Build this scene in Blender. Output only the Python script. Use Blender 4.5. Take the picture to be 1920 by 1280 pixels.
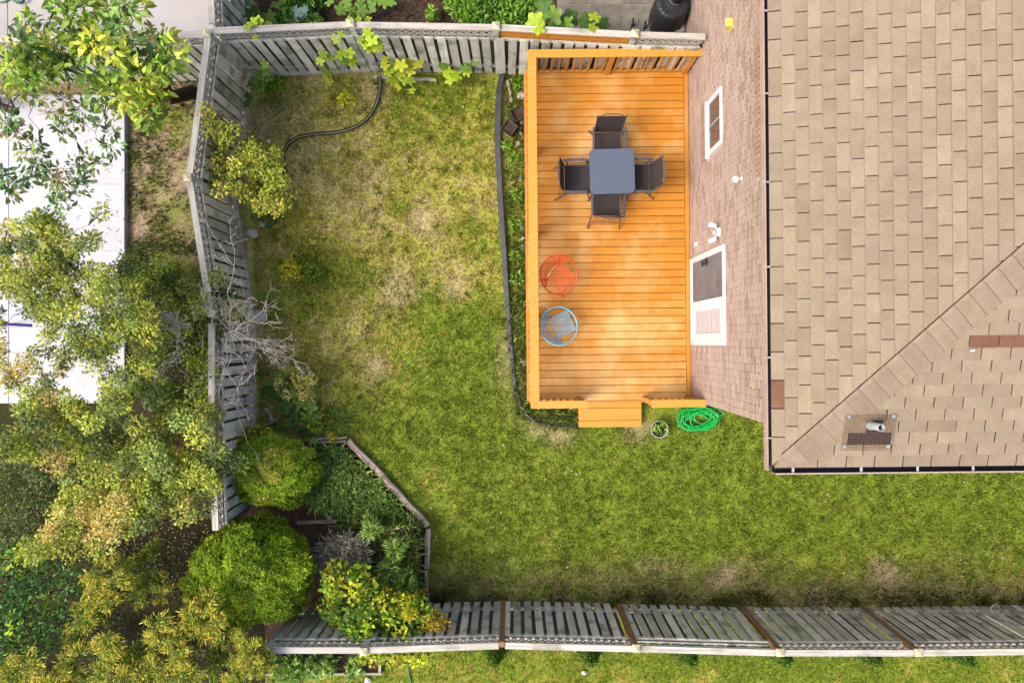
import bpy, bmesh, math, random
import numpy as np
from mathutils import Matrix, Vector

for _o in list(bpy.data.objects):
    bpy.data.objects.remove(_o, do_unlink=True)
SC = bpy.context.scene
COL = SC.collection

# ---------------------------------------------------------------- camera, sky, sun, exposure
H, F = 12.8, 1280.0                       # drone height in metres; focal length in photo pixels (24 mm lens)
cam_data = bpy.data.cameras.new('camera')
cam_data.lens = 24.0
cam_data.sensor_width = 36.0
cam_data.clip_start = 0.1
cam_data.clip_end = 600.0
cam = bpy.data.objects.new('camera', cam_data)
cam.location = (0, 0, H)
COL.objects.link(cam)
SC.camera = cam

SUN_EL, SUN_AZ = math.radians(51), math.radians(24)   # azimuth of the shadows, from +X towards +Y
world = bpy.data.worlds.new('World')
SC.world = world
world.use_nodes = True
wn = world.node_tree.nodes
wn.clear()
wo = wn.new('ShaderNodeOutputWorld')
bg = wn.new('ShaderNodeBackground')
sky = wn.new('ShaderNodeTexSky')
sky.sky_type = 'NISHITA'
sky.sun_disc = False
sky.sun_elevation = SUN_EL
sky.sun_rotation = math.radians(270) - SUN_AZ
sky.dust_density = 5.0
sky.ozone_density = 0.4
sky.air_density = 0.85
bg.inputs['Strength'].default_value = 0.15
world.node_tree.links.new(sky.outputs[0], bg.inputs[0])
world.node_tree.links.new(bg.outputs[0], wo.inputs[0])

sun_data = bpy.data.lights.new('sun', 'SUN')
sun_data.energy = 0.52
sun_data.angle = math.radians(16.0)
sun_data.color = (1.0, 0.98, 0.955)
sun = bpy.data.objects.new('sun', sun_data)
sdir = Vector((math.cos(SUN_AZ) * math.cos(SUN_EL), math.sin(SUN_AZ) * math.cos(SUN_EL), -math.sin(SUN_EL)))
sun.rotation_euler = sdir.to_track_quat('-Z', 'Y').to_euler()
sun.location = (-8, -4, 14)
COL.objects.link(sun)

SC.view_settings.view_transform = 'Standard'
SC.view_settings.look = 'None'
SC.view_settings.exposure = 1.38
SC.view_settings.gamma = 1.0
SC.view_settings.use_curve_mapping = False
SC.cycles.max_bounces = 6
SC.cycles.transparent_max_bounces = 6

# ---------------------------------------------------------------- helpers
rng = np.random.default_rng(11)
rnd = random.Random(5)
I4 = Matrix.Identity(4)
ROT = Matrix.Rotation(math.radians(0.55), 4, 'Z')     # the house and deck stand turned by half a degree
ROTI = ROT.inverted()
WM = {}                                                # world matrix of every object
DIV = 1.55                                             # display value -> base colour


def P(px, py, z=0.0):
    """the place at height z that lies behind a photograph pixel (used to take measurements)"""
    k = (H - z) / F
    return Vector(((px - 960) * k, (640 - py) * k, z))


def PH(px, py, z=0.0):
    return ROTI @ P(px, py, z)


def lin(c):
    c = c / 255.0
    return c / 12.92 if c <= 0.04045 else ((c + 0.055) / 1.055) ** 2.4


def alb(r, g, b, d=None):
    d = d or DIV
    return tuple(min(0.85, lin(x) / d) for x in (r, g, b))


def T(x, y, z):
    return Matrix.Translation(Vector((x, y, z)))


def frame(o, x, up=(0, 0, 1)):
    """matrix at o with local X along x and local Z close to up"""
    x = Vector(x).normalized()
    up = Vector(up)
    y = up.cross(x)
    if y.length < 1e-6:
        y = Vector((0, 1, 0))
    y.normalize()
    z = x.cross(y)
    m = Matrix((x, y, z)).transposed().to_4x4()
    m.translation = Vector(o)
    return m


def put(o, parent, world):
    COL.objects.link(o)
    WM[o.name] = world.copy()
    if parent is None:
        o.matrix_basis = world
    else:
        o.parent = parent
        o.matrix_basis = WM[parent.name].inverted() @ world
    return o


def tag(o, label=None, cat=None, group=None, kind=None):
    if label: o['label'] = label
    if cat: o['category'] = cat
    if group: o['group'] = group
    if kind: o['kind'] = kind
    return o


def thing(name, label, cat, world, group=None):
    if not isinstance(world, Matrix):
        world = T(*world)
    o = bpy.data.objects.new(name, None)
    o.empty_display_size = 0.1
    put(o, None, world)
    return tag(o, label, cat, group)


def copy_tree(o, world, label=None, group=None, parent=None):
    c = o.copy()
    put(c, parent, world)
    if label: c['label'] = label
    if group: c['group'] = group
    for ch in list(o.children):
        copy_tree(ch, world @ (WM[o.name].inverted() @ WM[ch.name]), parent=c)
    return c


class MB:
    """collects shapes that become one mesh"""
    def __init__(self):
        self.v, self.f = [], []

    def add(self, vs, fs):
        n = len(self.v)
        self.v += [tuple(x) for x in vs]
        self.f += [tuple(i + n for i in f) for f in fs]

    def box(self, c, d, m=I4):
        x, y, z = d[0] / 2, d[1] / 2, d[2] / 2
        vs = [m @ (Vector(c) + Vector((sx * x, sy * y, sz * z))) for sz in (-1, 1) for sy in (-1, 1) for sx in (-1, 1)]
        self.add(vs, [(0, 2, 3, 1), (4, 5, 7, 6), (0, 1, 5, 4), (2, 6, 7, 3), (0, 4, 6, 2), (1, 3, 7, 5)])

    def prism(self, poly, z0, z1, m=I4):
        n = len(poly)
        vs = [m @ Vector((p[0], p[1], z0)) for p in poly] + [m @ Vector((p[0], p[1], z1)) for p in poly]
        self.add(vs, [tuple(range(n - 1, -1, -1)), tuple(range(n, 2 * n))] + [(i, (i + 1) % n, n + (i + 1) % n, n + i) for i in range(n)])

    def tube(self, pts, r, n=6, closed=False, caps=True):
        pts = [Vector(p) for p in pts]
        k = len(pts)
        rs = r if isinstance(r, (list, tuple)) else [r] * k
        vs, fs = [], []
        ref = None
        for i, p in enumerate(pts):
            a = pts[(i - 1) % k] if (closed or i > 0) else p
            b = pts[(i + 1) % k] if (closed or i < k - 1) else p
            t = (b - a)
            if t.length < 1e-9: t = Vector((0, 0, 1))
            t.normalize()
            if ref is None:
                ref = Vector((0, 0, 1)) if abs(t.z) < 0.9 else Vector((1, 0, 0))
            u = ref - t * ref.dot(t)
            if u.length < 1e-4: u = t.orthogonal()
            u.normalize(); w = t.cross(u); ref = u
            for j in range(n):
                an = 2 * math.pi * j / n
                vs.append(p + (u * math.cos(an) + w * math.sin(an)) * rs[i])
        for i in range(k if closed else k - 1):
            i2 = (i + 1) % k
            for j in range(n):
                fs.append((i * n + j, i * n + (j + 1) % n, i2 * n + (j + 1) % n, i2 * n + j))
        if caps and not closed:
            fs.append(tuple(range(n - 1, -1, -1)))
            fs.append(tuple((k - 1) * n + j for j in range(n)))
        self.add(vs, fs)

    def lathe(self, prof, n=24, m=I4):
        vs = [m @ Vector((r * math.cos(2 * math.pi * j / n), r * math.sin(2 * math.pi * j / n), z)) for r, z in prof for j in range(n)]
        fs = [(i * n + j, i * n + (j + 1) % n, (i + 1) * n + (j + 1) % n, (i + 1) * n + j) for i in range(len(prof) - 1) for j in range(n)]
        self.add(vs, fs)

    def disc(self, c, r, n=20, m=I4):
        vs = [m @ (Vector(c) + Vector((r * math.cos(2 * math.pi * j / n), r * math.sin(2 * math.pi * j / n), 0))) for j in range(n)]
        self.add(vs, [tuple(range(n))])

    def obj(self, name, material, parent=None, base=I4, smooth=False, bevel=0.0, edge=None):
        me = bpy.data.meshes.new(name)
        vs = np.array(self.v, dtype=float)
        c = (vs.min(0) + vs.max(0)) / 2
        me.from_pydata((vs - c).tolist(), [], self.f)
        if bevel:
            bm = bmesh.new(); bm.from_mesh(me)
            bmesh.ops.bevel(bm, geom=list(bm.edges), offset=bevel, segments=1, affect='EDGES', profile=0.5)
            bm.to_mesh(me); bm.free()
        me.materials.append(material)
        if edge:                                   # cut edges of a sheet show its dark core
            me.materials.append(edge)
            for p in me.polygons:
                if abs(p.normal.z) < 0.7: p.material_index = 1
        if smooth: me.shade_smooth()
        return put(bpy.data.objects.new(name, me), parent, base @ T(*c))


_pieces = {}


def piece(name, dims, world, material, parent, bevel=0.0025):
    """a bevelled board, brick or slab; alike pieces share their mesh"""
    key = (round(dims[0], 3), round(dims[1], 3), round(dims[2], 3), material.name, bevel)
    me = _pieces.get(key)
    if me is None:
        bm = bmesh.new()
        bmesh.ops.create_cube(bm, size=1.0)
        bmesh.ops.scale(bm, vec=Vector(dims), verts=bm.verts)
        if bevel:
            bmesh.ops.bevel(bm, geom=list(bm.edges), offset=bevel, segments=1, affect='EDGES', profile=0.5)
        me = bpy.data.meshes.new(name)
        bm.to_mesh(me); bm.free()
        me.materials.append(material)
        _pieces[key] = me
    return put(bpy.data.objects.new(name, me), parent, world)


# ---------------------------------------------------------------- materials
def new_mat(name):
    m = bpy.data.materials.new(name)
    m.use_nodes = True
    nt = m.node_tree
    return m, nt, nt.nodes, nt.links, nt.nodes['Principled BSDF']


def M(name, c1, c2=None, scale=(8, 8, 8), detail=5, rough=0.7, bump=0.15, bdist=0.01, rand=0.12, spec=0.3, metallic=0.0,
      fine=None, fine_amt=0.25, stain=None, objcol=False, wear=None):
    """two-tone noise material; every object gets its own pattern and a slightly different brightness"""
    m, nt, N, L, b = new_mat(name)
    c2 = c2 or tuple(x * 0.75 for x in c1)
    tc = N.new('ShaderNodeTexCoord'); oi = N.new('ShaderNodeObjectInfo')
    mp = N.new('ShaderNodeMapping'); mp.inputs['Scale'].default_value = scale
    L.new(tc.outputs['Object'], mp.inputs['Vector'])
    w = N.new('ShaderNodeMath'); w.operation = 'MULTIPLY'; w.inputs[1].default_value = 57.0
    L.new(oi.outputs['Random'], w.inputs[0])
    no = N.new('ShaderNodeTexNoise'); no.noise_dimensions = '4D'
    no.inputs['Scale'].default_value = 1.0; no.inputs['Detail'].default_value = detail; no.inputs['Roughness'].default_value = 0.62
    L.new(mp.outputs[0], no.inputs['Vector']); L.new(w.outputs[0], no.inputs['W'])
    rp = N.new('ShaderNodeValToRGB')
    rp.color_ramp.elements[0].position = 0.32; rp.color_ramp.elements[1].position = 0.68
    rp.color_ramp.elements[0].color = (*c2, 1); rp.color_ramp.elements[1].color = (*c1, 1)
    L.new(no.outputs['Fac'], rp.inputs[0])
    colour = rp.outputs[0]
    if objcol:
        mx = N.new('ShaderNodeMix'); mx.data_type = 'RGBA'; mx.blend_type = 'MULTIPLY'; mx.inputs[0].default_value = 1.0
        L.new(colour, mx.inputs[6]); L.new(oi.outputs['Color'], mx.inputs[7]); colour = mx.outputs[2]
    if stain:
        n3 = N.new('ShaderNodeTexNoise'); n3.noise_dimensions = '4D'; n3.inputs['Scale'].default_value = stain[1]; n3.inputs['Detail'].default_value = 3
        L.new(tc.outputs['Object'], n3.inputs['Vector']); L.new(w.outputs[0], n3.inputs['W'])
        r3 = N.new('ShaderNodeValToRGB'); r3.color_ramp.elements[0].position = stain[2]; r3.color_ramp.elements[1].position = stain[2] + 0.14
        r3.color_ramp.elements[0].color = (0, 0, 0, 1); r3.color_ramp.elements[1].color = (stain[3],) * 3 + (1,)
        L.new(n3.outputs['Fac'], r3.inputs[0])
        mx = N.new('ShaderNodeMix'); mx.data_type = 'RGBA'
        L.new(r3.outputs[0], mx.inputs[0]); L.new(colour, mx.inputs[6]); mx.inputs[7].default_value = (*stain[0], 1); colour = mx.outputs[2]
    if wear:
        ge = N.new('ShaderNodeNewGeometry')
        n4 = N.new('ShaderNodeTexNoise'); n4.inputs['Scale'].default_value = wear[1]; n4.inputs['Detail'].default_value = 6; n4.inputs['Roughness'].default_value = 0.65
        L.new(ge.outputs['Position'], n4.inputs['Vector'])
        r4 = N.new('ShaderNodeValToRGB'); r4.color_ramp.elements[0].position = wear[2]; r4.color_ramp.elements[1].position = wear[2] + 0.2
        r4.color_ramp.elements[0].color = (0, 0, 0, 1); r4.color_ramp.elements[1].color = (wear[3],) * 3 + (1,)
        L.new(n4.outputs['Fac'], r4.inputs[0])
        mx = N.new('ShaderNodeMix'); mx.data_type = 'RGBA'
        L.new(r4.outputs[0], mx.inputs[0]); L.new(colour, mx.inputs[6]); mx.inputs[7].default_value = (*wear[0], 1); colour = mx.outputs[2]
    hgt = no.outputs['Fac']
    if fine:
        n2 = N.new('ShaderNodeTexNoise'); n2.inputs['Scale'].default_value = fine; n2.inputs['Detail'].default_value = 2
        L.new(tc.outputs['Object'], n2.inputs['Vector'])
        mr = N.new('ShaderNodeMapRange'); mr.inputs[1].default_value = 0.3; mr.inputs[2].default_value = 0.7
        mr.inputs[3].default_value = 1 - fine_amt; mr.inputs[4].default_value = 1 + fine_amt
        L.new(n2.outputs['Fac'], mr.inputs[0])
        mx = N.new('ShaderNodeMix'); mx.data_type = 'RGBA'; mx.blend_type = 'MULTIPLY'; mx.inputs[0].default_value = 1.0
        L.new(colour, mx.inputs[6]); L.new(mr.outputs[0], mx.inputs[7]); colour = mx.outputs[2]
        hgt = n2.outputs['Fac']
    hs = N.new('ShaderNodeHueSaturation')
    mr = N.new('ShaderNodeMapRange'); mr.inputs[3].default_value = 1 - rand; mr.inputs[4].default_value = 1 + rand
    L.new(oi.outputs['Random'], mr.inputs[0]); L.new(mr.outputs[0], hs.inputs['Value'])
    L.new(colour, hs.inputs['Color'])
    L.new(hs.outputs[0], b.inputs['Base Color'])
    b.inputs['Roughness'].default_value = rough
    b.inputs['Specular IOR Level'].default_value = spec
    b.inputs['Metallic'].default_value = metallic
    if bump:
        bp = N.new('ShaderNodeBump'); bp.inputs['Strength'].default_value = bump; bp.inputs['Distance'].default_value = bdist
        L.new(hgt, bp.inputs['Height']); L.new(bp.outputs[0], b.inputs['Normal'])
    return m


def attr_mat(name, rough=0.6, trans=0.0, fine=None, fine_amt=0.3, spec=0.25, bump=0.0, rand=0.0):
    """colour from the mesh's own colour attribute, plus fine grain"""
    m, nt, N, L, b = new_mat(name)
    at = N.new('ShaderNodeAttribute'); at.attribute_name = 'Col'
    colour = at.outputs['Color']
    if fine:
        ge = N.new('ShaderNodeNewGeometry')
        n2 = N.new('ShaderNodeTexNoise'); n2.inputs['Scale'].default_value = fine; n2.inputs['Detail'].default_value = 6; n2.inputs['Roughness'].default_value = 0.7
        L.new(ge.outputs['Position'], n2.inputs['Vector'])
        mr = N.new('ShaderNodeMapRange'); mr.inputs[1].default_value = 0.3; mr.inputs[2].default_value = 0.7
        mr.inputs[3].default_value = 1 - fine_amt; mr.inputs[4].default_value = 1 + fine_amt
        L.new(n2.outputs['Fac'], mr.inputs[0])
        mx = N.new('ShaderNodeMix'); mx.data_type = 'RGBA'; mx.blend_type = 'MULTIPLY'; mx.inputs[0].default_value = 1.0
        L.new(colour, mx.inputs[6]); L.new(mr.outputs[0], mx.inputs[7]); colour = mx.outputs[2]
        if bump:
            bp = N.new('ShaderNodeBump'); bp.inputs['Strength'].default_value = bump; bp.inputs['Distance'].default_value = 0.03
            L.new(n2.outputs['Fac'], bp.inputs['Height']); L.new(bp.outputs[0], b.inputs['Normal'])
    if rand:
        oi = N.new('ShaderNodeObjectInfo'); hs = N.new('ShaderNodeHueSaturation')
        mr = N.new('ShaderNodeMapRange'); mr.inputs[3].default_value = 1 - rand; mr.inputs[4].default_value = 1 + rand
        L.new(oi.outputs['Random'], mr.inputs[0]); L.new(mr.outputs[0], hs.inputs['Value']); L.new(colour, hs.inputs['Color'])
        colour = hs.outputs[0]
    L.new(colour, b.inputs['Base Color'])
    b.inputs['Roughness'].default_value = rough
    b.inputs['Specular IOR Level'].default_value = spec
    if trans:
        tr = N.new('ShaderNodeBsdfTranslucent'); L.new(colour, tr.inputs[0])
        ms = N.new('ShaderNodeMixShader'); ms.inputs[0].default_value = trans
        L.new(b.outputs[0], ms.inputs[1]); L.new(tr.outputs[0], ms.inputs[2])
        L.new(ms.outputs[0], N['Material Output'].inputs['Surface'])
    return m


def glass_mat(name, c, rough=0.05):
    m, nt, N, L, b = new_mat(name)
    b.inputs['Base Color'].default_value = (*c, 1); b.inputs['Roughness'].default_value = rough
    b.inputs['Specular IOR Level'].default_value = 0.6
    return m


grey_wood = M('weathered_wood', alb(242, 240, 226), alb(202, 200, 184), (1.6, 30, 30), 6, 0.85, 0.4, 0.004, 0.26, stain=(alb(140, 142, 116), 3.0, 0.5, 0.75))
grey_wood_shaded = M('weathered_wood_shaded', alb(132, 132, 126), alb(88, 88, 84), (1.6, 30, 30), 6, 0.88, 0.3, 0.004, 0.16, stain=(alb(98, 104, 78), 2.5, 0.55, 0.6))  # same wood for the back boards, their shade put into the colour
cap_wood = M('cap_wood', alb(224, 218, 206), alb(172, 164, 150), (1.4, 34, 34), 6, 0.85, 0.3, 0.004, 0.1, stain=(alb(120, 116, 92), 2.0, 0.55, 0.6))
brown_wood = M('brown_wood', alb(180, 136, 96), alb(134, 100, 68), (1.6, 26, 26), 6, 0.8, 0.2, 0.004, 0.12)
log_wood = M('log_wood', alb(232, 212, 188), alb(164, 142, 120), (2, 30, 30), 6, 0.88, 0.4, 0.006, 0.12)
stain_wood = M('orange_stain', alb(216, 150, 62), alb(202, 132, 44), (1.2, 26, 26), 5, 0.5, 0.1, 0.002, 0.06, spec=0.3, stain=(alb(222, 160, 88), 1.6, 0.5, 0.6))
board_mat = M('deck_board_stain', alb(222, 152, 54), alb(204, 130, 38), (1.0, 34, 34), 6, 0.5, 0.12, 0.002, 0.07, spec=0.3, stain=(alb(208, 134, 44), 2.2, 0.55, 0.5), wear=(alb(234, 192, 122), 0.9, 0.47, 0.85))
stain_cap = M('orange_cap_stain', alb(230, 168, 72), alb(222, 156, 58), (0.8, 18, 18), 4, 0.45, 0.06, 0.002, 0.03, spec=0.35)
stain_lattice = M('orange_lattice_stain', alb(236, 158, 40), alb(222, 140, 28), (3, 10, 10), 3, 0.6, 0.05, 0.002, 0.03)
cream_cap = M('cream_post_cap', alb(232, 226, 186), alb(200, 192, 150), (14, 14, 14), 3, 0.6, 0.05, 0.002, 0.06)
shingle_mat = M('asphalt_shingle', alb(167, 151, 126), alb(154, 136, 112), (5, 5, 5), 3, 0.92, 0.5, 0.002, 0.07, spec=0.15, fine=150, fine_amt=0.28, objcol=True, wear=(alb(150, 128, 108), .8, .5, .4))
shingle_edge = M('shingle_edge', alb(124, 94, 76), alb(104, 78, 62), (9, 9, 9), 3, 0.95, 0.1)
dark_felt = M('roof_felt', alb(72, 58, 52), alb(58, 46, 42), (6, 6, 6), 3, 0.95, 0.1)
flashing_mat = M('flashing_rubber', alb(46, 46, 50), alb(34, 34, 38), (20, 20, 20), 3, 0.6, 0.1, spec=0.4)
pipe_mat = M('pipe_plastic', alb(176, 182, 178), alb(150, 156, 152), (20, 20, 20), 2, 0.5, 0.0)
pipe_dark = M('pipe_bore', (0.01, 0.01, 0.01), (0.01, 0.01, 0.01), bump=0)
wire_mesh_mat = M('guard_wire', alb(150, 110, 84), alb(120, 90, 70), (20, 20, 20), 2, 0.6, 0.0, metallic=0.3)
gutter_in = M('gutter_inside', alb(44, 42, 54), alb(30, 28, 36), (6, 6, 6), 4, 0.5, 0.1)
gutter_out = M('gutter_lip', alb(206, 178, 164), alb(190, 160, 148), (6, 6, 6), 3, 0.45, 0.0, spec=0.5)
gutter_tie = M('gutter_tie', alb(225, 228, 235), alb(200, 202, 210), (10, 10, 10), 2, 0.4, 0.0, metallic=0.2)
mortar = M('mortar', alb(204, 186, 170), alb(188, 170, 154), (30, 30, 30), 4, 0.95, 0.2, 0.003)
brick_mat = M('brick', alb(188, 168, 150), alb(170, 148, 130), (22, 22, 22), 4, 0.9, 0.3, 0.003, 0.04, objcol=True)
brick_attr = attr_mat('brick_field', 0.9, fine=40, fine_amt=0.12)
sill_brick = M('sill_brick', alb(186, 156, 134), alb(160, 128, 108), (20, 20, 20), 4, 0.9, 0.3, 0.003, 0.1)
white_paint = M('white_frame', alb(248, 248, 250), alb(236, 236, 240), (5, 5, 5), 2, 0.35, 0.0, rand=0.0, spec=0.5)
pane_dark = glass_mat('dark_pane', (0.055, 0.058, 0.064), 0.08)
screen_grey = M('insect_screen', alb(128, 124, 124), alb(106, 102, 102), (3, 3, 3), 2, 0.7, 0.0)
pane_pale = glass_mat('pale_pane', alb(206, 206, 218), 0.15)
black_plastic = M('black_plastic', alb(52, 52, 54), alb(36, 36, 38), (8, 8, 8), 4, 0.5, 0.05, spec=0.45)
edging_mat = M('edging_plastic', alb(64, 66, 68), alb(28, 30, 30), (7, 7, 7), 5, 0.55, 0.1, spec=0.45)
chair_metal = M('chair_metal', alb(88, 88, 94), alb(76, 76, 82), (8, 8, 8), 2, 0.45, 0.0, spec=0.5)
sling_mat = M('sling_fabric', alb(70, 62, 60), alb(56, 50, 48), (120, 120, 120), 2, 0.8, 0.1, 0.001)
table_mat = M('table_top', alb(92, 105, 124), alb(82, 95, 114), (40, 40, 40), 3, 0.55, 0.03, 0.001, 0.0, spec=0.5)
orange_metal = M('orange_metal', alb(248, 92, 40), alb(238, 80, 30), (10, 10, 10), 2, 0.4, 0.0, spec=0.5)
blue_metal = M('blue_metal', alb(122, 210, 232), alb(106, 198, 222), (10, 10, 10), 2, 0.4, 0.0, spec=0.5)
hose_mat = M('green_hose', alb(28, 205, 92), alb(14, 178, 74), (14, 14, 14), 2, 0.4, 0.0, spec=0.5)
hose_dark = M('dark_green_hose', alb(52, 140, 92), alb(38, 116, 76), (14, 14, 14), 2, 0.45, 0.0, spec=0.5)
soil_mat = M('soil', alb(92, 70, 58), alb(58, 44, 38), (16, 16, 16), 6, 0.95, 0.6, 0.02)
concrete_white = M('white_concrete', (0.46, 0.46, 0.485), (0.385, 0.385, 0.405), (2.2, 2.2, 2.2), 7, 0.8, 0.05, 0.003, 0.02)
concrete_grey = M('grey_concrete', alb(206, 200, 196), alb(190, 184, 180), (1.5, 1.5, 1.5), 7, 0.85, 0.08, 0.003, 0.02)
paver_mat = M('paving_stone', alb(158, 150, 136), alb(112, 106, 94), (4, 4, 4), 7, 0.9, 0.2, 0.003, 0.1)
stone_mat = M('garden_stone', alb(216, 210, 194), alb(170, 164, 148), (9, 9, 9), 5, 0.85, 0.2)
bark_mat = M('bark', alb(112, 94, 80), alb(70, 56, 48), (14, 14, 4), 5, 0.9, 0.5, 0.01)
bark_dark = M('bark_dark', alb(84, 66, 56), alb(48, 38, 34), (14, 14, 4), 5, 0.9, 0.5, 0.01)
twig_grey = M('dead_twig', alb(194, 184, 178), alb(156, 146, 140), (14, 14, 14), 3, 0.85, 0.1)
yellow_plastic = M('yellow_plastic', alb(232, 214, 120), alb(220, 200, 104), (8, 8, 8), 2, 0.5, 0.0)
paper_white = M('white_scrap', alb(244, 244, 246), alb(226, 226, 230), (20, 20, 20), 2, 0.7, 0.0)
leaf_mat = attr_mat('leaf', 0.5, 0.36, spec=0.35)
needle_mat = attr_mat('needle', 0.65, 0.18, spec=0.2)
grass_mat = attr_mat('grass_blade', 0.65, 0.2, spec=0.2)
ground_mat = attr_mat('ground', 0.95, 0, fine=24, fine_amt=0.55, spec=0.1, bump=0.5)
bigleaf_mat = attr_mat('big_leaf', 0.5, 0.25, spec=0.3, rand=0.3)


# ---------------------------------------------------------------- numpy tools
def vnoise(x, y, s, seed):
    r = np.random.default_rng(seed).random((256, 256))
    x, y = np.asarray(x) / s + 1000.3, np.asarray(y) / s + 1000.7
    xi, yi = np.floor(x).astype(int), np.floor(y).astype(int)
    fx, fy = x - xi, y - yi
    fx, fy = fx * fx * (3 - 2 * fx), fy * fy * (3 - 2 * fy)
    a, b = r[xi % 256, yi % 256], r[(xi + 1) % 256, yi % 256]
    c, d = r[xi % 256, (yi + 1) % 256], r[(xi + 1) % 256, (yi + 1) % 256]
    return (a * (1 - fx) + b * fx) * (1 - fy) + (c * (1 - fx) + d * fx) * fy


def fbm(x, y, s, seed, o=4):
    t, a, w = 0, 1.0, 0
    for i in range(o):
        t = t + a * vnoise(x, y, s / 2 ** i, seed + i); w += a; a *= 0.55
    return t / w


def sstep(a, b, x):
    t = np.clip((x - a) / (b - a), 0, 1)
    return t * t * (3 - 2 * t)


def in_poly(px, py, poly):
    px, py = np.asarray(px, float), np.asarray(py, float)
    ins = np.zeros(px.shape, bool)
    n = len(poly)
    for i in range(n):
        x1, y1 = poly[i]; x2, y2 = poly[(i + 1) % n]
        c = ((y1 > py) != (y2 > py)) & (px < (x2 - x1) * (py - y1) / ((y2 - y1) + 1e-12) + x1)
        ins ^= c
    return ins


def np_mesh(name, verts, nper, cols, material, parent, origin, smooth=False):
    """many alike polygons with nper corners each and one colour per corner"""
    n = len(verts)
    me = bpy.data.meshes.new(name)
    me.vertices.add(n); me.loops.add(n); me.polygons.add(n // nper)
    me.vertices.foreach_set('co', (verts - np.array(origin)).astype(np.float32).ravel())
    me.loops.foreach_set('vertex_index', np.arange(n, dtype=np.int32))
    me.polygons.foreach_set('loop_start', np.arange(0, n, nper, dtype=np.int32))
    ca = me.color_attributes.new('Col', 'FLOAT_COLOR', 'POINT')
    c4 = np.ones((n, 4), np.float32); c4[:, :3] = cols
    ca.data.foreach_set('color', c4.ravel())
    me.update(calc_edges=True)
    me.validate()
    me.materials.append(material)
    return put(bpy.data.objects.new(name, me), parent, T(*origin))


def unit(a):
    return a / (np.linalg.norm(a, axis=1, keepdims=True) + 1e-9)


def leaf_cloud(name, pos, size, cols, parent, material, aspect=0.5, up=0.8, out=None, hexa=False, droop=0.2, dirs=None):
    """leaf-sized folded faces; pos (N,3), size (N,), cols (N,3)"""
    n = len(pos)
    nr = rng.normal(size=(n, 3)); nr[:, 2] = np.abs(nr[:, 2]) * 0.6 + up
    if out is not None: nr = nr * 0.6 + out
    nr = unit(nr)
    t = rng.normal(size=(n, 3)) if dirs is None else dirs + rng.normal(size=(n, 3)) * 0.45
    t = unit(t - nr * np.sum(t * nr, 1, keepdims=True))
    b = np.cross(nr, t)
    s = size[:, None]
    w = s * aspect * 0.5
    fold = nr * w * 0.35
    tip = pos + t * s - nr * s * droop
    if hexa:
        vs = np.stack([pos, pos + t * s * .3 + b * w * .85 + fold, pos + t * s * .65 + b * w * .75 + fold, tip,
                       pos + t * s * .65 - b * w * .75 + fold, pos + t * s * .3 - b * w * .85 + fold], 1)
        k = 6
    else:
        vs = np.stack([pos, pos + t * s * .45 + b * w + fold, tip, pos + t * s * .45 - b * w + fold], 1)
        k = 4
    cc = np.clip(np.repeat(cols[:, None, :], k, 1) * 1.85, 0, .7)
    o = parent
    org = WM[o.name].translation
    return np_mesh(name, vs.reshape(-1, 3), k, cc.reshape(-1, 3), material, parent, (org.x, org.y, org.z))


def pal(cols, n, jit=0.12, weights=None):
    """n colours drawn from a palette of display colours"""
    a = np.array([alb(*c) for c in cols])
    i = rng.choice(len(a), n, p=weights)
    c = a[i] * (1 + rng.normal(size=(n, 1)) * jit) * (1 + rng.normal(size=(n, 3)) * jit * 0.3)
    return np.clip(c, 0.004, 0.8)

# ================================================================ THE SETTING: ground, pads, paving
BED = [(470, 810), (590, 832), (652, 826), (803, 990), (800, 1140), (380, 1140), (380, 950)]
BLOBS = [  # where the lawn is dry (-) or green (+): photo pixel, size, amount
    (700, 480, 150, -.16), (650, 640, 90, -.12), (705, 690, 60, -.16), (620, 350, 80, -.16), (560, 190, 80, -.16), (640, 190, 40, -.1),
    (800, 300, 120, -.06), (850, 520, 90, -.08), (610, 258, 40, -.3), (520, 470, 40, -.15), (490, 690, 50, -.1),
    (600, 480, 55, .4), (560, 560, 60, .3), (610, 540, 30, .3), (850, 640, 80, .28), (820, 760, 110, .3), (850, 200, 70, .22), (905, 450, 45, .25),
    (1000, 900, 180, .4), (1300, 900, 220, .45), (1600, 920, 230, .5), (1880, 900, 100, .4), (740, 900, 60, .25), (880, 700, 70, .2),
    (880, 1050, 60, .25), (520, 190, 25, .35), (610, 200, 30, .25), (640, 240, 25, .25), (700, 830, 60, .2), (1900, 940, 60, .25)]
BARE = [(745, 540, 20), (855, 535, 14), (790, 410, 12), (705, 690, 14), (1670, 1085, 15), (1650, 1060, 10), (1345, 1090, 11), (1365, 1078, 10),
        (585, 150, 14), (700, 165, 18), (550, 215, 20), (490, 220, 20), (1195, 805, 14), (1010, 795, 14), (1050, 808, 16), (1540, 1125, 16), (970, 690, 22), (960, 640, 14)]
C = {k: np.array(alb(*v)) for k, v in dict(straw=(208, 192, 124), olive=(184, 178, 82), green=(140, 158, 52), deep=(112, 134, 42), bare=(198, 172, 142),
     brown=(170, 152, 110), soil=(100, 78, 64), dark=(50, 46, 30), litter=(120, 104, 78)).items()}


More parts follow.
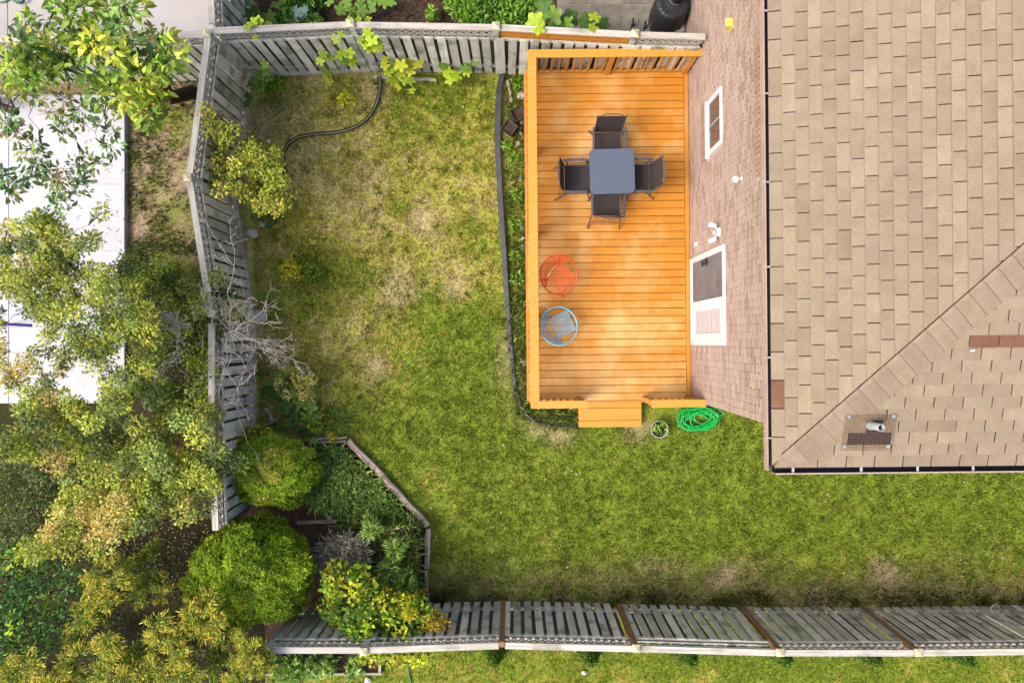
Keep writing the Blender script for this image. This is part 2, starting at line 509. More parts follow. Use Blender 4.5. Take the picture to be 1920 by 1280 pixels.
def ground_colour(px, py):
    n1 = fbm(px, py, 70, 3); n2 = fbm(px, py, 22, 9); n3 = fbm(px, py, 9, 17, 3)
    g = 0.46 + 0 * px
    for x, y, s, a in BLOBS:
        g = g + a * np.exp(-((px - x) ** 2 + (py - y) ** 2) / (2 * s * s))
    g = g + sstep(1190, 1215, py) * .2 + sstep(760, 860, py) * .06
    g = g + (n1 - .5) * .8 + (n2 - .5) * .9 + (n3 - .5) * 1.1
    g = np.clip(g, 0, 1)[..., None]
    c = C['straw'] * (1 - sstep(0.0, .38, g)) + C['olive'] * sstep(0.0, .38, g)
    c = c * (1 - sstep(.45, .85, g)) + C['green'] * sstep(.45, .85, g)
    c = c * (1 - sstep(.85, 1.1, g) * .7) + C['deep'] * sstep(.85, 1.1, g) * .7
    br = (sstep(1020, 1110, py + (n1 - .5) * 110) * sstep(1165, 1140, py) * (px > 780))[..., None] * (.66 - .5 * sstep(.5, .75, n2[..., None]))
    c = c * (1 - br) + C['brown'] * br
    for x, y, s in BARE:
        w = np.exp(-((px - x) ** 2 + (py - y) ** 2) / (2 * s * s)) * np.clip(.4 + 1.6 * n2, 0, 1.2)
        w = np.clip(w, 0, .45)[..., None]
        c = c * (1 - w) + C['bare'] * w

    def blend(mask, col, amt=1.0):
        nonlocal c
        w = (mask * amt)
        w = w[..., None] if w.ndim == px.ndim else w
        c = c * (1 - w) + col * w
    # the strip of bed along the deck
    blend(((px > 942) & (px < 992) & (py > 130) & (py < 800)).astype(float), C['green'] * .7 + C['brown'] * .3, .6)
    # planting bed at the corner
    bed = in_poly(px, py, BED).astype(float)
    blend(bed, C['soil'] * (.7 + .7 * n2[..., None]))
    # neighbour's vegetable bed above the top fence
    veg = ((py < 131) & (px > 436) & (px < 1300)).astype(float)
    blend(veg, C['soil'] * (.55 + .6 * n2[..., None]))
    # beyond the left fence
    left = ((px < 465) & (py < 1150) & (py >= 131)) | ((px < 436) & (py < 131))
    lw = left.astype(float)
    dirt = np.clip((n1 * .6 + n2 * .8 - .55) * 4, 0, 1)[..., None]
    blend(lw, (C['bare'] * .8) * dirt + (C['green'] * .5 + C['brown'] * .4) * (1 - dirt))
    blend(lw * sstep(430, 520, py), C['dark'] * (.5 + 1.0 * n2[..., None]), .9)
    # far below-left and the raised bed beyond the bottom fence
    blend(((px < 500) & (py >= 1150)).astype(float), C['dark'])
    blend(((px > 500) & (px < 712) & (py > 1140) & (py < 1262)).astype(float), C['soil'] * .8)
    return np.clip(c * (0.7 + .6 * n3[..., None]), 0.01, .8)


def build_ground():
    xs = np.arange(-11.0, 11.001, 0.05); ys = np.arange(-7.6, 7.601, 0.05)
    gx, gy = np.meshgrid(xs, ys)
    px, py = 960 + gx * 100, 640 - gy * 100
    gz = (fbm(px, py, 60, 41) - .5) * .02 - .01
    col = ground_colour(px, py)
    nx, ny = len(xs), len(ys)
    v = np.stack([gx, gy, gz], -1).reshape(-1, 3)
    i = (np.arange(ny - 1)[:, None] * nx + np.arange(nx - 1)[None, :]).ravel()
    quads = np.stack([i, i + 1, i + nx + 1, i + nx], 1)
    # outer ring out to the horizon
    edge = list(range(nx)) + [r * nx + nx - 1 for r in range(1, ny)] + [(ny - 1) * nx + c for c in range(nx - 2, -1, -1)] + [r * nx for r in range(ny - 2, 0, -1)]
    n0 = len(v)
    far = []
    for e in edge:
        p = v[e]; far.append((p[0] * 30, p[1] * 40, -0.3))
    ne = len(edge)
    ring = [(edge[k], n0 + k, n0 + (k + 1) % ne, edge[(k + 1) % ne]) for k in range(ne)]
    me = bpy.data.meshes.new('ground')
    me.from_pydata(np.vstack([v, far]).tolist(), [], quads.tolist() + ring)
    ca = me.color_attributes.new('Col', 'FLOAT_COLOR', 'POINT')
    c4 = np.ones((len(me.vertices), 4), np.float32)
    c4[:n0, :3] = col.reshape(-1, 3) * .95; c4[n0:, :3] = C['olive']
    ca.data.foreach_set('color', c4.ravel())
    me.materials.append(ground_mat)
    me.shade_smooth()
    tag(put(bpy.data.objects.new('ground', me), None, I4), kind='structure')


build_ground()


def blades(name, px, py, length, width, label, cat, lean=1.0, z0=0.0, colfun=None, bright=1.0, kind='stuff', parent=None, cols=None):
    n = len(px)
    x, y = (px - 960) / 100.0, (640 - py) / 100.0
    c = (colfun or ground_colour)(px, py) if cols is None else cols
    c = np.clip(c * bright * 1.2 * (1 + rng.normal(size=(n, 1)) * .4), .01, .8)
    a = rng.random(n) * 2 * np.pi
    L = length * (.55 + .9 * rng.random(n))
    tilt = np.clip(np.abs(rng.normal(size=n)) * .45 * lean + .25, 0.05, 1.4)
    d = np.stack([np.cos(a), np.sin(a)], 1)
    b = np.stack([-np.sin(a), np.cos(a), 0 * a], 1) * (width * (.6 + .8 * rng.random(n)))[:, None] * .5
    base = np.stack([x, y, 0 * x + z0 - .005], 1)
    mid = base + np.concatenate([d * (np.sin(tilt * .6) * L * .55)[:, None], (np.cos(tilt * .6) * L * .55)[:, None]], 1)
    tip = mid + np.concatenate([d * (np.sin(tilt * 1.25) * L * .5)[:, None], (np.cos(tilt * 1.25) * L * .5)[:, None]], 1)
    v = np.stack([base - b, base + b, mid + b * .8, tip, mid - b * .8], 1).reshape(-1, 3)
    cc = np.repeat(c[:, None, :], 5, 1).reshape(-1, 3)
    org = (0, 0, 0) if parent is None else tuple(WM[parent.name].translation)
    o = np_mesh(name, v, 5, cc, grass_mat, parent, org)
    return tag(o, label, cat, kind=kind)


LAWN = [(470, 140), (940, 140), (945, 480), (968, 745), (1005, 790), (1085, 802), (1205, 802), (1440, 770), (2010, 770), (2010, 1142), (803, 1142), (806, 990), (655, 822), (590, 820), (480, 800)]
n = 620000
px = rng.uniform(465, 2010, n); py = rng.uniform(138, 1142, n)
k = in_poly(px, py, LAWN)
px, py = px[k], py[k]
dens = fbm(px, py, 12, 55, 3)
bare = np.zeros(len(px))
for x, y, s in BARE:
    bare = np.maximum(bare, np.exp(-((px - x) ** 2 + (py - y) ** 2) / (2 * s * s)))
k = (rng.random(len(px)) < .1 + 1.5 * (dens - .2)) & (rng.random(len(px)) > bare * .8)
px, py = px[k], py[k]
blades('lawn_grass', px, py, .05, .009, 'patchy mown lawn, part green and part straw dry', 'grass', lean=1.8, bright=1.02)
n = 42000
px = rng.uniform(500, 2010, n); py = rng.uniform(1150, 1300, n)
k = ~((px < 716) & (py < 1264))
blades('neighbour_lawn', px[k], py[k], .05, .007, 'strip of mown lawn beyond the bottom fence', 'grass', lean=1.5, bright=.98)


def tuft_points(spots, per, spread):
    s = np.array(spots, float)
    i = rng.integers(0, len(s), per)
    return s[i, 0] + rng.normal(size=per) * s[i, 2] * spread, s[i, 1] + rng.normal(size=per) * s[i, 2] * spread


# taller weeds along the foot of the bottom fence and darker tufts across the lawn
spots = [(rnd.uniform(810, 1960), rnd.gauss(1126, 6), rnd.uniform(6, 22)) for _ in range(60)]
tx, ty = tuft_points(spots, 5200, .7)
k = ty < 1139
tx, ty = tx[k], ty[k]
blades('fence_foot_grass', tx, ty, .10, .010, 'longer grass along the foot of the bottom fence', 'grass', lean=1.3, cols=pal([(96, 120, 40), (120, 132, 54), (140, 128, 74), (78, 98, 34)], len(tx)))
spots = []
while len(spots) < 420:
    x, y = rnd.uniform(480, 1960), rnd.uniform(150, 1120)
    if in_poly(np.array([x]), np.array([y]), LAWN)[0] and fbm(np.array([x]), np.array([y]), 70, 3)[0] > .42:
        spots.append((x, y, rnd.uniform(2, 7)))
spots += [(520 + rnd.gauss(0, 8), 200 + rnd.gauss(0, 10), 12) for _ in range(10)] + [(575 + rnd.gauss(0, 14), 490 + rnd.gauss(0, 45), 10) for _ in range(40)]
spots += [(612 + rnd.gauss(0, 8), 515 + rnd.gauss(0, 20), 8) for _ in range(14)] + [(635, 790, 12), (690, 800, 10), (610, 205, 14), (565, 195, 12)]
tx, ty = tuft_points(spots, 12000, 1.1)
k = in_poly(tx, ty, LAWN)
tx, ty = tx[k], ty[k]
blades('lawn_weeds', tx, ty, .06, .012, 'darker green weed tufts scattered over the lawn', 'weeds', lean=1.4, cols=pal([(124, 144, 46), (136, 152, 52), (152, 164, 66), (108, 130, 40)], len(tx)))


def pad(name, corners, z, h, material, nx, ny, gap=.012, rows=None):
    """concrete pad: a base with single panels as its pieces"""
    (x0, y0), (x1, y1) = corners
    base = MB(); base.box(((x0 + x1) / 2, (y0 + y1) / 2, z - h / 2 - .01), (abs(x1 - x0) - .004, abs(y1 - y0) - .004, h))
    o = tag(base.obj(name, mortar if name == 'paving' else material, None), kind='structure')
    ysplit = rows or [y0 + (y1 - y0) * i / ny for i in range(ny + 1)]
    for i in range(nx):
        for j in range(len(ysplit) - 1):
            xa, xb = x0 + (x1 - x0) * i / nx, x0 + (x1 - x0) * (i + 1) / nx
            ya, yb = ysplit[j], ysplit[j + 1]
            piece('paving_slab' if name == 'paving' else 'concrete_panel', (abs(xb - xa) - gap, abs(yb - ya) - gap, .05),
                  T((xa + xb) / 2, (ya + yb) / 2, z - .022 + (rnd.uniform(-.002, .003) if name == 'paving' else 0)), material, o, .004)
    return o


k = (H - .12) / F
pad('patio', [(-11.5, (640 - 177) * k), ((234 - 960) * k, (640 - 756) * k)], .12, .14, concrete_white, 2, 4,
    rows=[(640 - y) * k for y in (177, 345, 470, 612, 756)])
pad('neighbour_patio', [(-11.5, 8.2), ((437 - 960) * .01 - .02, 5.1)], .05, .08, concrete_grey, 3, 1)
pad('paving', [(.85, 5.12), (3.22, 8.07)], .04, .06, paver_mat, 4, 5, rows=[5.12, 5.71, 6.30, 6.89, 7.48, 8.07])

# ================================================================ THE HOUSE
WX, WY = 3.24, -1.08                      # the brick corner, in the house's own frame
house = thing('house', 'pale brick house with tan shingle hip roof beside the deck', 'house', ROT @ T(WX, WY, 0))
WIN = (PH(1331, 296, 1.6).y, PH(1331, 196, 1.6).y, 1.64, 2.42)      # y0, y1, z0, z1
DOOR = (-.09, 1.44, .55, 2.5)
WTOP = 5.05
wall = MB()
wall.box((WX + .13, 3.5, WTOP / 2), (.24, 9.0 - .002, WTOP), I4)
wall_o = wall.obj('wall', mortar, house, ROT)
side = MB(); side.box((WX + 3.6, WY + .13, WTOP / 2), (7.0, .24, WTOP))
side_o = side.obj('wall', M('far_brick_wall', alb(198, 164, 146), alb(180, 144, 126), (10, 10, 10)), house, ROT)

BRICKC = [(206, 174, 158)] * 8 + [(196, 160, 142)] * 4 + [(178, 140, 124)] * 2 + [(212, 184, 164)] * 4 + [(168, 138, 126)]
bl, bh = .205, .0585
cells = []
for j in range(int(WTOP / .073)):
    z = .04 + j * .073
    off = (j % 2) * .1075 + rnd.uniform(-.006, .006)
    for i in range(-1, 42):
        y = WY + off + i * .215
        a, b = max(WY, y), min(7.6, y + bl)
        if b - a < .05: continue
        c, zz = (a + b) / 2, z + bh / 2
        if any(b > q[0] - .01 and a < q[1] + .01 and zz > q[2] - .03 and zz < q[3] + .03 for q in (WIN, DOOR)): continue
        if z < .46 and y < 4.75: continue
        if z > 4.75: continue
        cells.append((a, b, z, rnd.choice(BRICKC)))
vis = lambda q: (q[2] < 4.15) and abs((q[0] + q[1]) / 2) * F / (H - q[2]) < 640
order = sorted(range(len(cells)), key=lambda i: (-(vis(cells[i])), -(cells[i][2] + rnd.random() * .05)))
single = set(i for i in order[:300] if cells[i][1] - cells[i][0] > .15)
vs, cs = [], []
base_c = np.array(alb(206, 174, 156)); BG = .8
for i, (a, b, z, c) in enumerate(cells):
    cc = (np.array(alb(*c)) * .6 + base_c * .4 * np.array((.96, .97, .98))) * rnd.uniform(.94, 1.06) * (1 if i in single else np.array((.84, .91, .93)))
    dx = rnd.uniform(-.002, .002)
    if i in single:
        o = piece('brick', (b - a, .03, bh), ROT @ frame((WX - .001 + dx, (a + b) / 2, z + bh / 2), (0, -1, 0)), brick_mat, wall_o, .003)
        o.color = (*(cc / base_c), 1)
    else:
        x0, x1, z1 = WX - .0155 + dx, WX + .012, z + bh
        q = [(x0, a, z), (x0, b, z), (x0, b, z1), (x0, a, z1), (x1, a, z), (x1, b, z), (x1, b, z1), (x1, a, z1)]
        for f in ((0, 3, 2, 1), (3, 7, 6, 2), (0, 1, 5, 4), (1, 2, 6, 5), (0, 4, 7, 3)):
            vs += [ROT @ Vector(q[t]) for t in f]; cs += [cc] * 4
org = WM[wall_o.name].translation
tag(np_mesh('brick_courses', np.array([tuple(v) for v in vs]), 4, np.array(cs), brick_attr, None, (0, 0, 0)), kind='stuff')
bc = bpy.data.objects['brick_courses']; bc.parent = wall_o; bc.matrix_basis = WM[wall_o.name].inverted()
for y in np.arange(WIN[0] - .02, WIN[1] + .03, .072):                   # rowlock sill under the window
    piece('sill_brick', (.064, .07, .2), ROT @ frame((WX - .02, y + .03, 1.52), (0, 1, 0)), sill_brick, house, .003)
for y in np.arange(2.15, 3.9, .072):                                    # soldier course under the upper windows
    piece('sill_brick', (.064, .05, .17), ROT @ frame((WX - .014, y, 3.95), (0, 1, 0)), sill_brick, house, .003)

# window
y0, y1, z0, z1 = WIN
win = MB()
win.box((WX - .012, (y0 + y1) / 2, z0 - .01), (.07, y1 - y0 + .06, .04))
win_o = win.obj('window', white_paint, house, ROT)
fr = MB()
fr.box((WX - .01, y0 + .035, (z0 + z1) / 2), (.046, .07, z1 - z0 - .002)); fr.box((WX - .01, y1 - .035, (z0 + z1) / 2), (.046, .07, z1 - z0 - .002))
fr.box((WX - .009, (y0 + y1) / 2, z0 + .06), (.046, y1 - y0 - .142, .09)); fr.box((WX - .009, (y0 + y1) / 2, z1 - .035), (.046, y1 - y0 - .142, .066))
fr.obj('frame', white_paint, win_o, ROT)
mu = MB(); mu.box((WX - .01, (y0 + y1) / 2, (z0 + z1) / 2 + .02), (.034, .035, z1 - z0 - .18)); mu.obj('mullion', pipe_mat, win_o, ROT)
for s in (-1, 1):
    pn = MB(); c = (y0 + y1) / 2 + s * (y1 - y0 - .14 + .035) / 4
    pn.box((WX - .008, c, (z0 + z1) / 2 + .02), (.012, (y1 - y0 - .18) / 2, z1 - z0 - .18)); pn.obj('pane', pane_dark, win_o, ROT)

# patio door: a grey screened half and a white half
y0, y1, z0, z1 = DOOR
dr = MB()
for c, d in (((WX - .011, (y0 + y1) / 2, z0 + .04), (.05, y1 - y0, .08)), ((WX - .011, (y0 + y1) / 2, z1 - .04), (.05, y1 - y0, .08)),
             ((WX - .011, y0 + .045, (z0 + z1) / 2), (.05, .09, z1 - z0 - .162)), ((WX - .011, y1 - .045, (z0 + z1) / 2), (.05, .09, z1 - z0 - .162))):
    dr.box(c, d)
door_o = dr.obj('door', white_paint, house, ROT)
mid = .62
sl = MB(); sl.box((WX - .013, mid, (z0 + z1) / 2), (.046, .07, z1 - z0 - .164)); sl.obj('stile', white_paint, door_o, ROT)
sc_ = MB(); sc_.box((WX - .004, (mid + y1) / 2, (z0 + z1) / 2), (.016, y1 - mid - .12, z1 - z0 - .2)); sc_.obj('screen', screen_grey, door_o, ROT)
sa = MB()
ya, yb = y0 + .09, mid - .035
for c, d in (((WX - .01, ya + .05, 1.5), (.036, .1, 1.76)), ((WX - .01, yb - .05, 1.5), (.036, .1, 1.76)), ((WX - .01, (ya + yb) / 2, .70), (.032, yb - ya - .202, .16)), ((WX - .01, (ya + yb) / 2, 2.33), (.032, yb - ya - .202, .1))):
    sa.box(c, d)
sa.obj('sash', white_paint, door_o, ROT)
pp = MB(); pp.box((WX - .006, (ya + yb) / 2, 1.53), (.012, yb - ya - .2, 1.5)); pp.obj('pane', pane_pale, door_o, ROT)
for i in range(5):
    bl_ = MB(); bl_.box((WX - .0135, (ya + yb) / 2 - .03, 1.0 + i * .26), (.004, yb - ya - .28, .012)); bl_.obj('blind_slat', pipe_mat, door_o, ROT)
hd = MB(); hd.box((WX - .03, y1 - .17, 1.5), (.05, .03, .16)); hd.box((WX - .05, y1 - .17, 1.62), (.03, .12, .02)); hd.box((WX - .05, y1 - .17, 1.4), (.03, .1, .02))
hd.obj('door_handle', black_plastic, door_o, ROT)

# ---- roof: two slopes meeting on a hip
ZE, SL = 5.2, .29
EX, EY = PH(1446, 600, ZE).x, PH(1700, 872, ZE).y
CS = math.sqrt(1 + SL * SL)
TMAX, YMAX, XMAX = 3.1, 6.0, 8.0


def left_pt(u, t, h=0.0):     # u along the eave (world y), t plan distance up the slope
    return Vector((EX + t - h * SL / CS, u, ZE + SL * t + h / CS))


def low_pt(u, t, h=0.0):
    return Vector((u, EY + t - h * SL / CS, ZE + SL * t + h / CS))


def clip(poly, f):
    out = []
    for i in range(len(poly)):
        a, b = poly[i], poly[(i + 1) % len(poly)]
        fa, fb = f(a), f(b)
        if fa >= 0: out.append(a)
        if fa * fb < 0:
            t = fa / (fa - fb); out.append((a[0] + (b[0] - a[0]) * t, a[1] + (b[1] - a[1]) * t))
    return out


def deck_slab(name, fn, poly):
    m = MB()
    n = len(poly)
    m.add([fn(p[0], p[1], -.004) for p in poly] + [fn(p[0], p[1], -.05) for p in poly],
          [tuple(range(n)), tuple(range(2 * n - 1, n - 1, -1))] + [(i, n + i, n + (i + 1) % n, (i + 1) % n) for i in range(n)])
    return m.obj(name, dark_felt, house, ROT)


roof_l = deck_slab('roof', left_pt, [(EY, 0), (EY + TMAX, TMAX), (YMAX, TMAX), (YMAX, 0)])
roof_b = deck_slab('roof', low_pt, [(EX, 0), (XMAX, 0), (XMAX, TMAX), (EX + TMAX, TMAX)])
TINT = [(1, 1, 1)] * 9 + [(1.03, 1.035, 1.04)] * 3 + [(.96, .94, .93)] * 3 + [(.98, .955, .98)] * 2 + [(1.04, 1.06, 1.06)] * 2 + [(.94, .91, .9)]
RED = (.62, .4, .36)


def shingles(parent, fn, hipf, length, dt, u0, u1, shift, start, red, flip, vis):
    rows = int(TMAX / dt)
    for j in range(rows):
        t0, t1 = j * dt - .008, (j + 1) * dt + .012
        s = start + j * shift * length + rnd.uniform(-.012, .012)
        k0 = math.floor((u0 - s) / length)
        u = s + k0 * length
        while u < u1:
            g = .009 + rnd.random() * .004
            poly = [(u + g / 2, t0), (u + length - g / 2, t0), (u + length - g / 2, t1), (u + g / 2, t1)]
            poly = clip(poly, hipf)
            cu, ct = u + length / 2, (t0 + t1) / 2
            u += length
            if len(poly) < 3 or not vis(cu, ct): continue
            jit = rnd.uniform(0, .0015)
            hi = lambda p: .0135 + jit - .011 * (p[1] - t0) / (t1 - t0)
            n = len(poly)
            m = MB()
            top = [fn(p[0], p[1], hi(p)) for p in poly]; bot = [fn(p[0], p[1], hi(p) - .0075) for p in poly]
            order = tuple(range(n))
            fs = [order, tuple(range(2 * n - 1, n - 1, -1))] + [(i, n + i, n + (i + 1) % n, (i + 1) % n) for i in range(n)]
            if flip: fs = [tuple(reversed(f)) for f in fs]
            m.add(top + bot, fs)
            o = m.obj('shingle', shingle_mat, parent, ROT, edge=shingle_edge)
            tint = rnd.choice(TINT)
            for (ru, rt) in red:
                if abs(cu - ru) < length * .5 and abs(ct - rt) < dt * .5: tint = RED
            q = rnd.uniform(.96, 1.04)
            o.color = (tint[0] * q, tint[1] * q, tint[2] * q, 1)


def on_screen(v, mx=40):
    w = ROT @ v
    k = F / (H - w.z)
    return -mx < 960 + w.x * k < 1920 + mx and -mx < 640 - w.y * k < 1280 + mx


LEN = 53 / (F / (H - ZE))
DT = 24.75 / (F / (H - ZE) * 1.115)
r1 = PH(1459, 740, ZE)
shingles(roof_l, left_pt, lambda p: p[0] - EY - p[1] - .02, LEN, DT, EY, YMAX - .5, -.566, PH(1453, 93, ZE).y + LEN / 2 - .07, [(r1.y, .06)], True, lambda u, t: on_screen(left_pt(u, t)))
TB = [(PH(1857, 650, ZE + SL * 1.4).x, 1.41), (PH(1897, 650, ZE + SL * 1.4).x, 1.41)]
shingles(roof_b, low_pt, lambda p: p[0] - EX - p[1] - .02, LEN, DT, EX, XMAX, -.44, PH(1530, 860, ZE).x, TB, False, lambda u, t: on_screen(low_pt(u, t)))
# hip caps: folded tabs laid up the hip
n = 24
for i in range(n):
    s0, s1 = i * .125 - .02, i * .125 + .15
    if not on_screen(left_pt(EY + s0, s0), 60): continue
    m = MB()
    wl, wb = .022, .2
    q = []
    for s, h in ((s0, .034), (s1, .018)):
        q += [left_pt(EY + s + wl, s - wl, h - .006), left_pt(EY + s, s, h), low_pt(EX + s + wb, s - wb, h - .008)] if s > -.5 else []
    lo = [v - Vector((0, 0, .011)) for v in q]
    for a, b in ((0, 1), (1, 2)):
        m.add([q[a], q[b], q[3 + b], q[3 + a], lo[a], lo[b], lo[3 + b], lo[3 + a]],
              [(0, 1, 2, 3), (7, 6, 5, 4), (0, 4, 5, 1), (2, 6, 7, 3), (0, 3, 7, 4), (1, 5, 6, 2)])
    # trim what would reach past the eave
    m.v = [(x, max(y, EY + .004), z) for x, y, z in m.v]
    m.v = [(max(x, EX + .004), y, z) for x, y, z in m.v]
    o = m.obj('hip_cap', shingle_mat, house, ROT, edge=shingle_edge)
    tint = rnd.choice(TINT[:9]); o.color = (*tint, 1)

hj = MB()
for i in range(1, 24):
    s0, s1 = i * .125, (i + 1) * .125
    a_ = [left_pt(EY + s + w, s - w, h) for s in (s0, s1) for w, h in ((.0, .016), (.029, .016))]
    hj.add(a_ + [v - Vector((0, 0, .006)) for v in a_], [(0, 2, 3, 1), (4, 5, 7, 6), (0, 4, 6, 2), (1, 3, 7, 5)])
hj.obj('hip_gap_shade', dark_felt, house, ROT)  # dark strip laid in for the shadow in the gap beside the caps

# gutters
ZG = ZE - .03


def gutter(a, b, n, lip, parent):
    """open trough from a to b; n points outwards"""
    a, b, n = Vector(a), Vector(b), Vector(n)
    g = MB()
    prof = [(0, 0), (0, -.1), (.03, -.115), (lip, -.09), (lip, -.01)]
    top = [a + n * x + Vector((0, 0, y)) for x, y in prof] + [b + n * x + Vector((0, 0, y)) for x, y in prof]
    g.add(top, [(i, i + 1, 6 + i, 5 + i) for i in range(4)])
    go = g.obj('gutter', gutter_in, parent, ROT)
    l = MB(); d = (b - a)
    mid_ = (a + b) / 2 + n * (lip + .006) + Vector((0, 0, -.035))
    l.box((0, 0, 0), (d.length, .012, .09), frame(mid_, d))
    l.box((0, 0, 0), (d.length, .016, .008), frame(mid_ + Vector((0, 0, .05)) - n * .002, d))
    l.obj('gutter_lip', gutter_out, go, ROT)
    return go


XG, YG = EX - .012 + .05, EY + .05
gl = gutter((XG, YG - .1, ZG), (XG, 6.0, ZG), (-1, 0, 0), .082, house)
gb = gutter((XG - .0, YG, ZG - .002), (XMAX, YG, ZG - .002), (0, -1, 0), .13, house)
for py_ in (20, 175, 341, 500, 670, 821):
    y = PH(1441, py_, ZG).y
    b = MB(); b.box((XG - .05, y, ZG - .004), (.10, .02, .006)); b.obj('gutter_tie', gutter_tie, gl, ROT)
for px_ in (1487, 1615, 1721, 1825, 1925):
    x = PH(px_, 880, ZG).x
    for s in (-1, 1):
        b = MB(); b.box((x + s * .007, YG - .075, ZG - .004), (.011, .13, .006)); b.obj('gutter_tie', gutter_tie, gb, ROT)
sf = MB()
sf.box((EX + .22, 2.2, ZG - .14), (.46, 7.2, .02)); sf.box((EX + 3.3, EY + .2, ZG - .144), (6.6, .42, .02))
sf.obj('soffit', gutter_out, house, ROT)
fa = MB(); fa.box((XG + .012, 2.3, ZG - .065), (.02, 7.2, .13)); fa.box((EX + 3.4, YG + .012, ZG - .067), (6.6, .02, .13))
fa.obj('fascia', gutter_out, house, ROT)

# vent pipe with its rubber plate and wire guard
zr = ZE + SL * .42
fl = MB()
c = PH(1627, 819, ZE + .08)
t_ = c.y - EY


def low_quad(m, x0, x1, t0, t1, h, th=.004):
    q = [low_pt(x0, t0, h), low_pt(x1, t0, h), low_pt(x1, t1, h), low_pt(x0, t1, h)]
    lo = [v - Vector((0, 0, th)) for v in q]
    m.add(q + lo, [(0, 1, 2, 3), (7, 6, 5, 4), (0, 4, 5, 1), (1, 5, 6, 2), (2, 6, 7, 3), (3, 7, 4, 0)])


low_quad(fl, c.x - .235, c.x + .235, t_ - .075, t_ + .055, .02)
low_quad(fl, c.x - .05, c.x + .12, t_ + .055, t_ + .2, .021)
flo = fl.obj('flashing', flashing_mat, house, ROT)
pc = PH(1636, 797, ZE + .2); tp = pc.y - EY
b0 = low_pt(pc.x, tp, .015)
vp = MB()
pr = .04
vp.lathe([(pr + .012, 0), (pr + .012, .03), (pr, .05), (pr, .23), (pr - .008, .23), (pr - .008, .06)], 20, T(*b0))
vpo = vp.obj('vent_pipe', pipe_mat, house, ROT, smooth=True)
d_ = MB(); d_.disc((0, 0, .17), pr - .0075, 20, T(*b0)); d_.obj('pipe_bore', pipe_dark, vpo, ROT)
gw = MB()
g0, g1 = c.x - .30, c.x + .26
a0, a1 = t_ - .13, t_ + .26
for i in range(21):
    x = g0 + (g1 - g0) * i / 20
    gw.tube([low_pt(x, a0, .03), low_pt(x, a1, .03)], .0022, 4, caps=False)
for i in range(15):
    tt = a0 + (a1 - a0) * i / 14
    gw.tube([low_pt(g0, tt, .034), low_pt(g1, tt, .034)], .0022, 4, caps=False)
tag(gw.obj('wire_guard', wire_mesh_mat, house, ROT), kind='stuff')
for x, tt in ((g0 + .04, a1 - .02), (g1 - .04, a1 - .02), (g0 + .03, a0 + .03), (g1 - .05, a0 + .03)):
    w = MB(); w.lathe([(0, .042), (.02, .042), (.02, .03)], 12, T(*low_pt(x, tt, 0))); w.obj('washer', pipe_mat, house, ROT)
sp = MB()
q0 = PH(1833, 657, ZE + .45)
for k_ in range(5):
    sp.disc((0, 0, 0), .006 + .006 * rnd.random(), 7, ROTI @ T(0, 0, 0) @ ROT @ T(*low_pt(q0.x - .03 + k_ * .012 - .02 * (k_ > 3), q0.y - EY + rnd.uniform(-.01, .01), .022)))
sp.obj('caulk_patch', paper_white, house, ROT)

# ---- things fixed to the wall
def wall_at(px, py, depth=0.02):
    """where a photo pixel meets the brick face (house frame)"""
    q = PH(px, py, 0) ; x = q.x
    z = H - (H * (WX - depth) / x)
    return Vector((WX - depth, PH(px, py, z).y, z))


p = wall_at(1372, 48, .03)
vh = thing('wall_vent', 'small yellow vent hood on the brick wall near the top edge', 'vent', ROT @ T(*p))
m = MB(); m.box((p.x - .005, p.y, p.z), (.03, .15, .16)); m.obj('plate', yellow_plastic, vh, ROT, bevel=.004)
m = MB(); m.prism([(0, -.1), (-.11, -.1), (-.03, .07), (0, .07)], -.06, .06, frame((p.x - .02, p.y, p.z), (1, 0, 0), (0, 1, 0)))
m.obj('hood', yellow_plastic, vh, ROT)

p = wall_at(1384, 336, .05)
cm = thing('wall_sensor', 'small white round-headed sensor alone on the brick wall', 'sensor', ROT @ T(*p))
m = MB(); m.lathe([(0, .05), (.03, .05), (.05, .02), (.055, -.01), (.04, -.04), (0, -.045)], 14, frame((p.x - .03, p.y, p.z), (0, 1, 0), (-1, 0, 0))); m.obj('head', white_paint, cm, ROT, smooth=True)
m = MB(); m.tube([(p.x - .01, p.y, p.z), (p.x + .04, p.y, p.z + .04)], .014, 8); m.obj('arm', white_paint, cm, ROT)
m = MB(); m.lathe([(0, .012), (.03, .012), (.03, 0)], 12, frame((p.x + .035, p.y, p.z + .045), (0, 1, 0), (-1, 0, 0))); m.obj('base', white_paint, cm, ROT)

p = wall_at(1348, 435, .03)
fl_ = thing('floodlight', 'white twin-headed floodlight on the brick wall above the patio door', 'light', ROT @ T(*p))
m = MB(); m.lathe([(0, .03), (.05, .03), (.075, .0), (.075, -.012)], 18, frame((p.x, p.y, p.z), (0, 1, 0), (-1, 0, 0))); m.obj('base', white_paint, fl_, ROT, smooth=True)
for s in (-1, 1):
    m = MB(); m.tube([(p.x - .02, p.y + s * .03, p.z), (p.x - .07, p.y + s * .09, p.z - .01)], .012, 8); m.obj('arm', white_paint, fl_, ROT)
    m = MB()
    fm = frame((p.x - .08, p.y + s * .11, p.z - .01), Vector((-.55, s * .25, -.75)))
    m.tube([fm @ Vector((-.05, 0, 0)), fm @ Vector((.02, 0, 0)), fm @ Vector((.07, 0, 0))], [.024, .036, .042], 14); m.obj('lamp_head', white_paint, fl_, ROT, smooth=False)
m = MB(); m.lathe([(0, .05), (.022, .045), (.03, .02), (.03, 0)], 12, frame((p.x - .03, p.y, p.z - .06), (0, 1, 0), (-1, 0, -.6))); m.obj('motion_eye', white_paint, fl_, ROT)

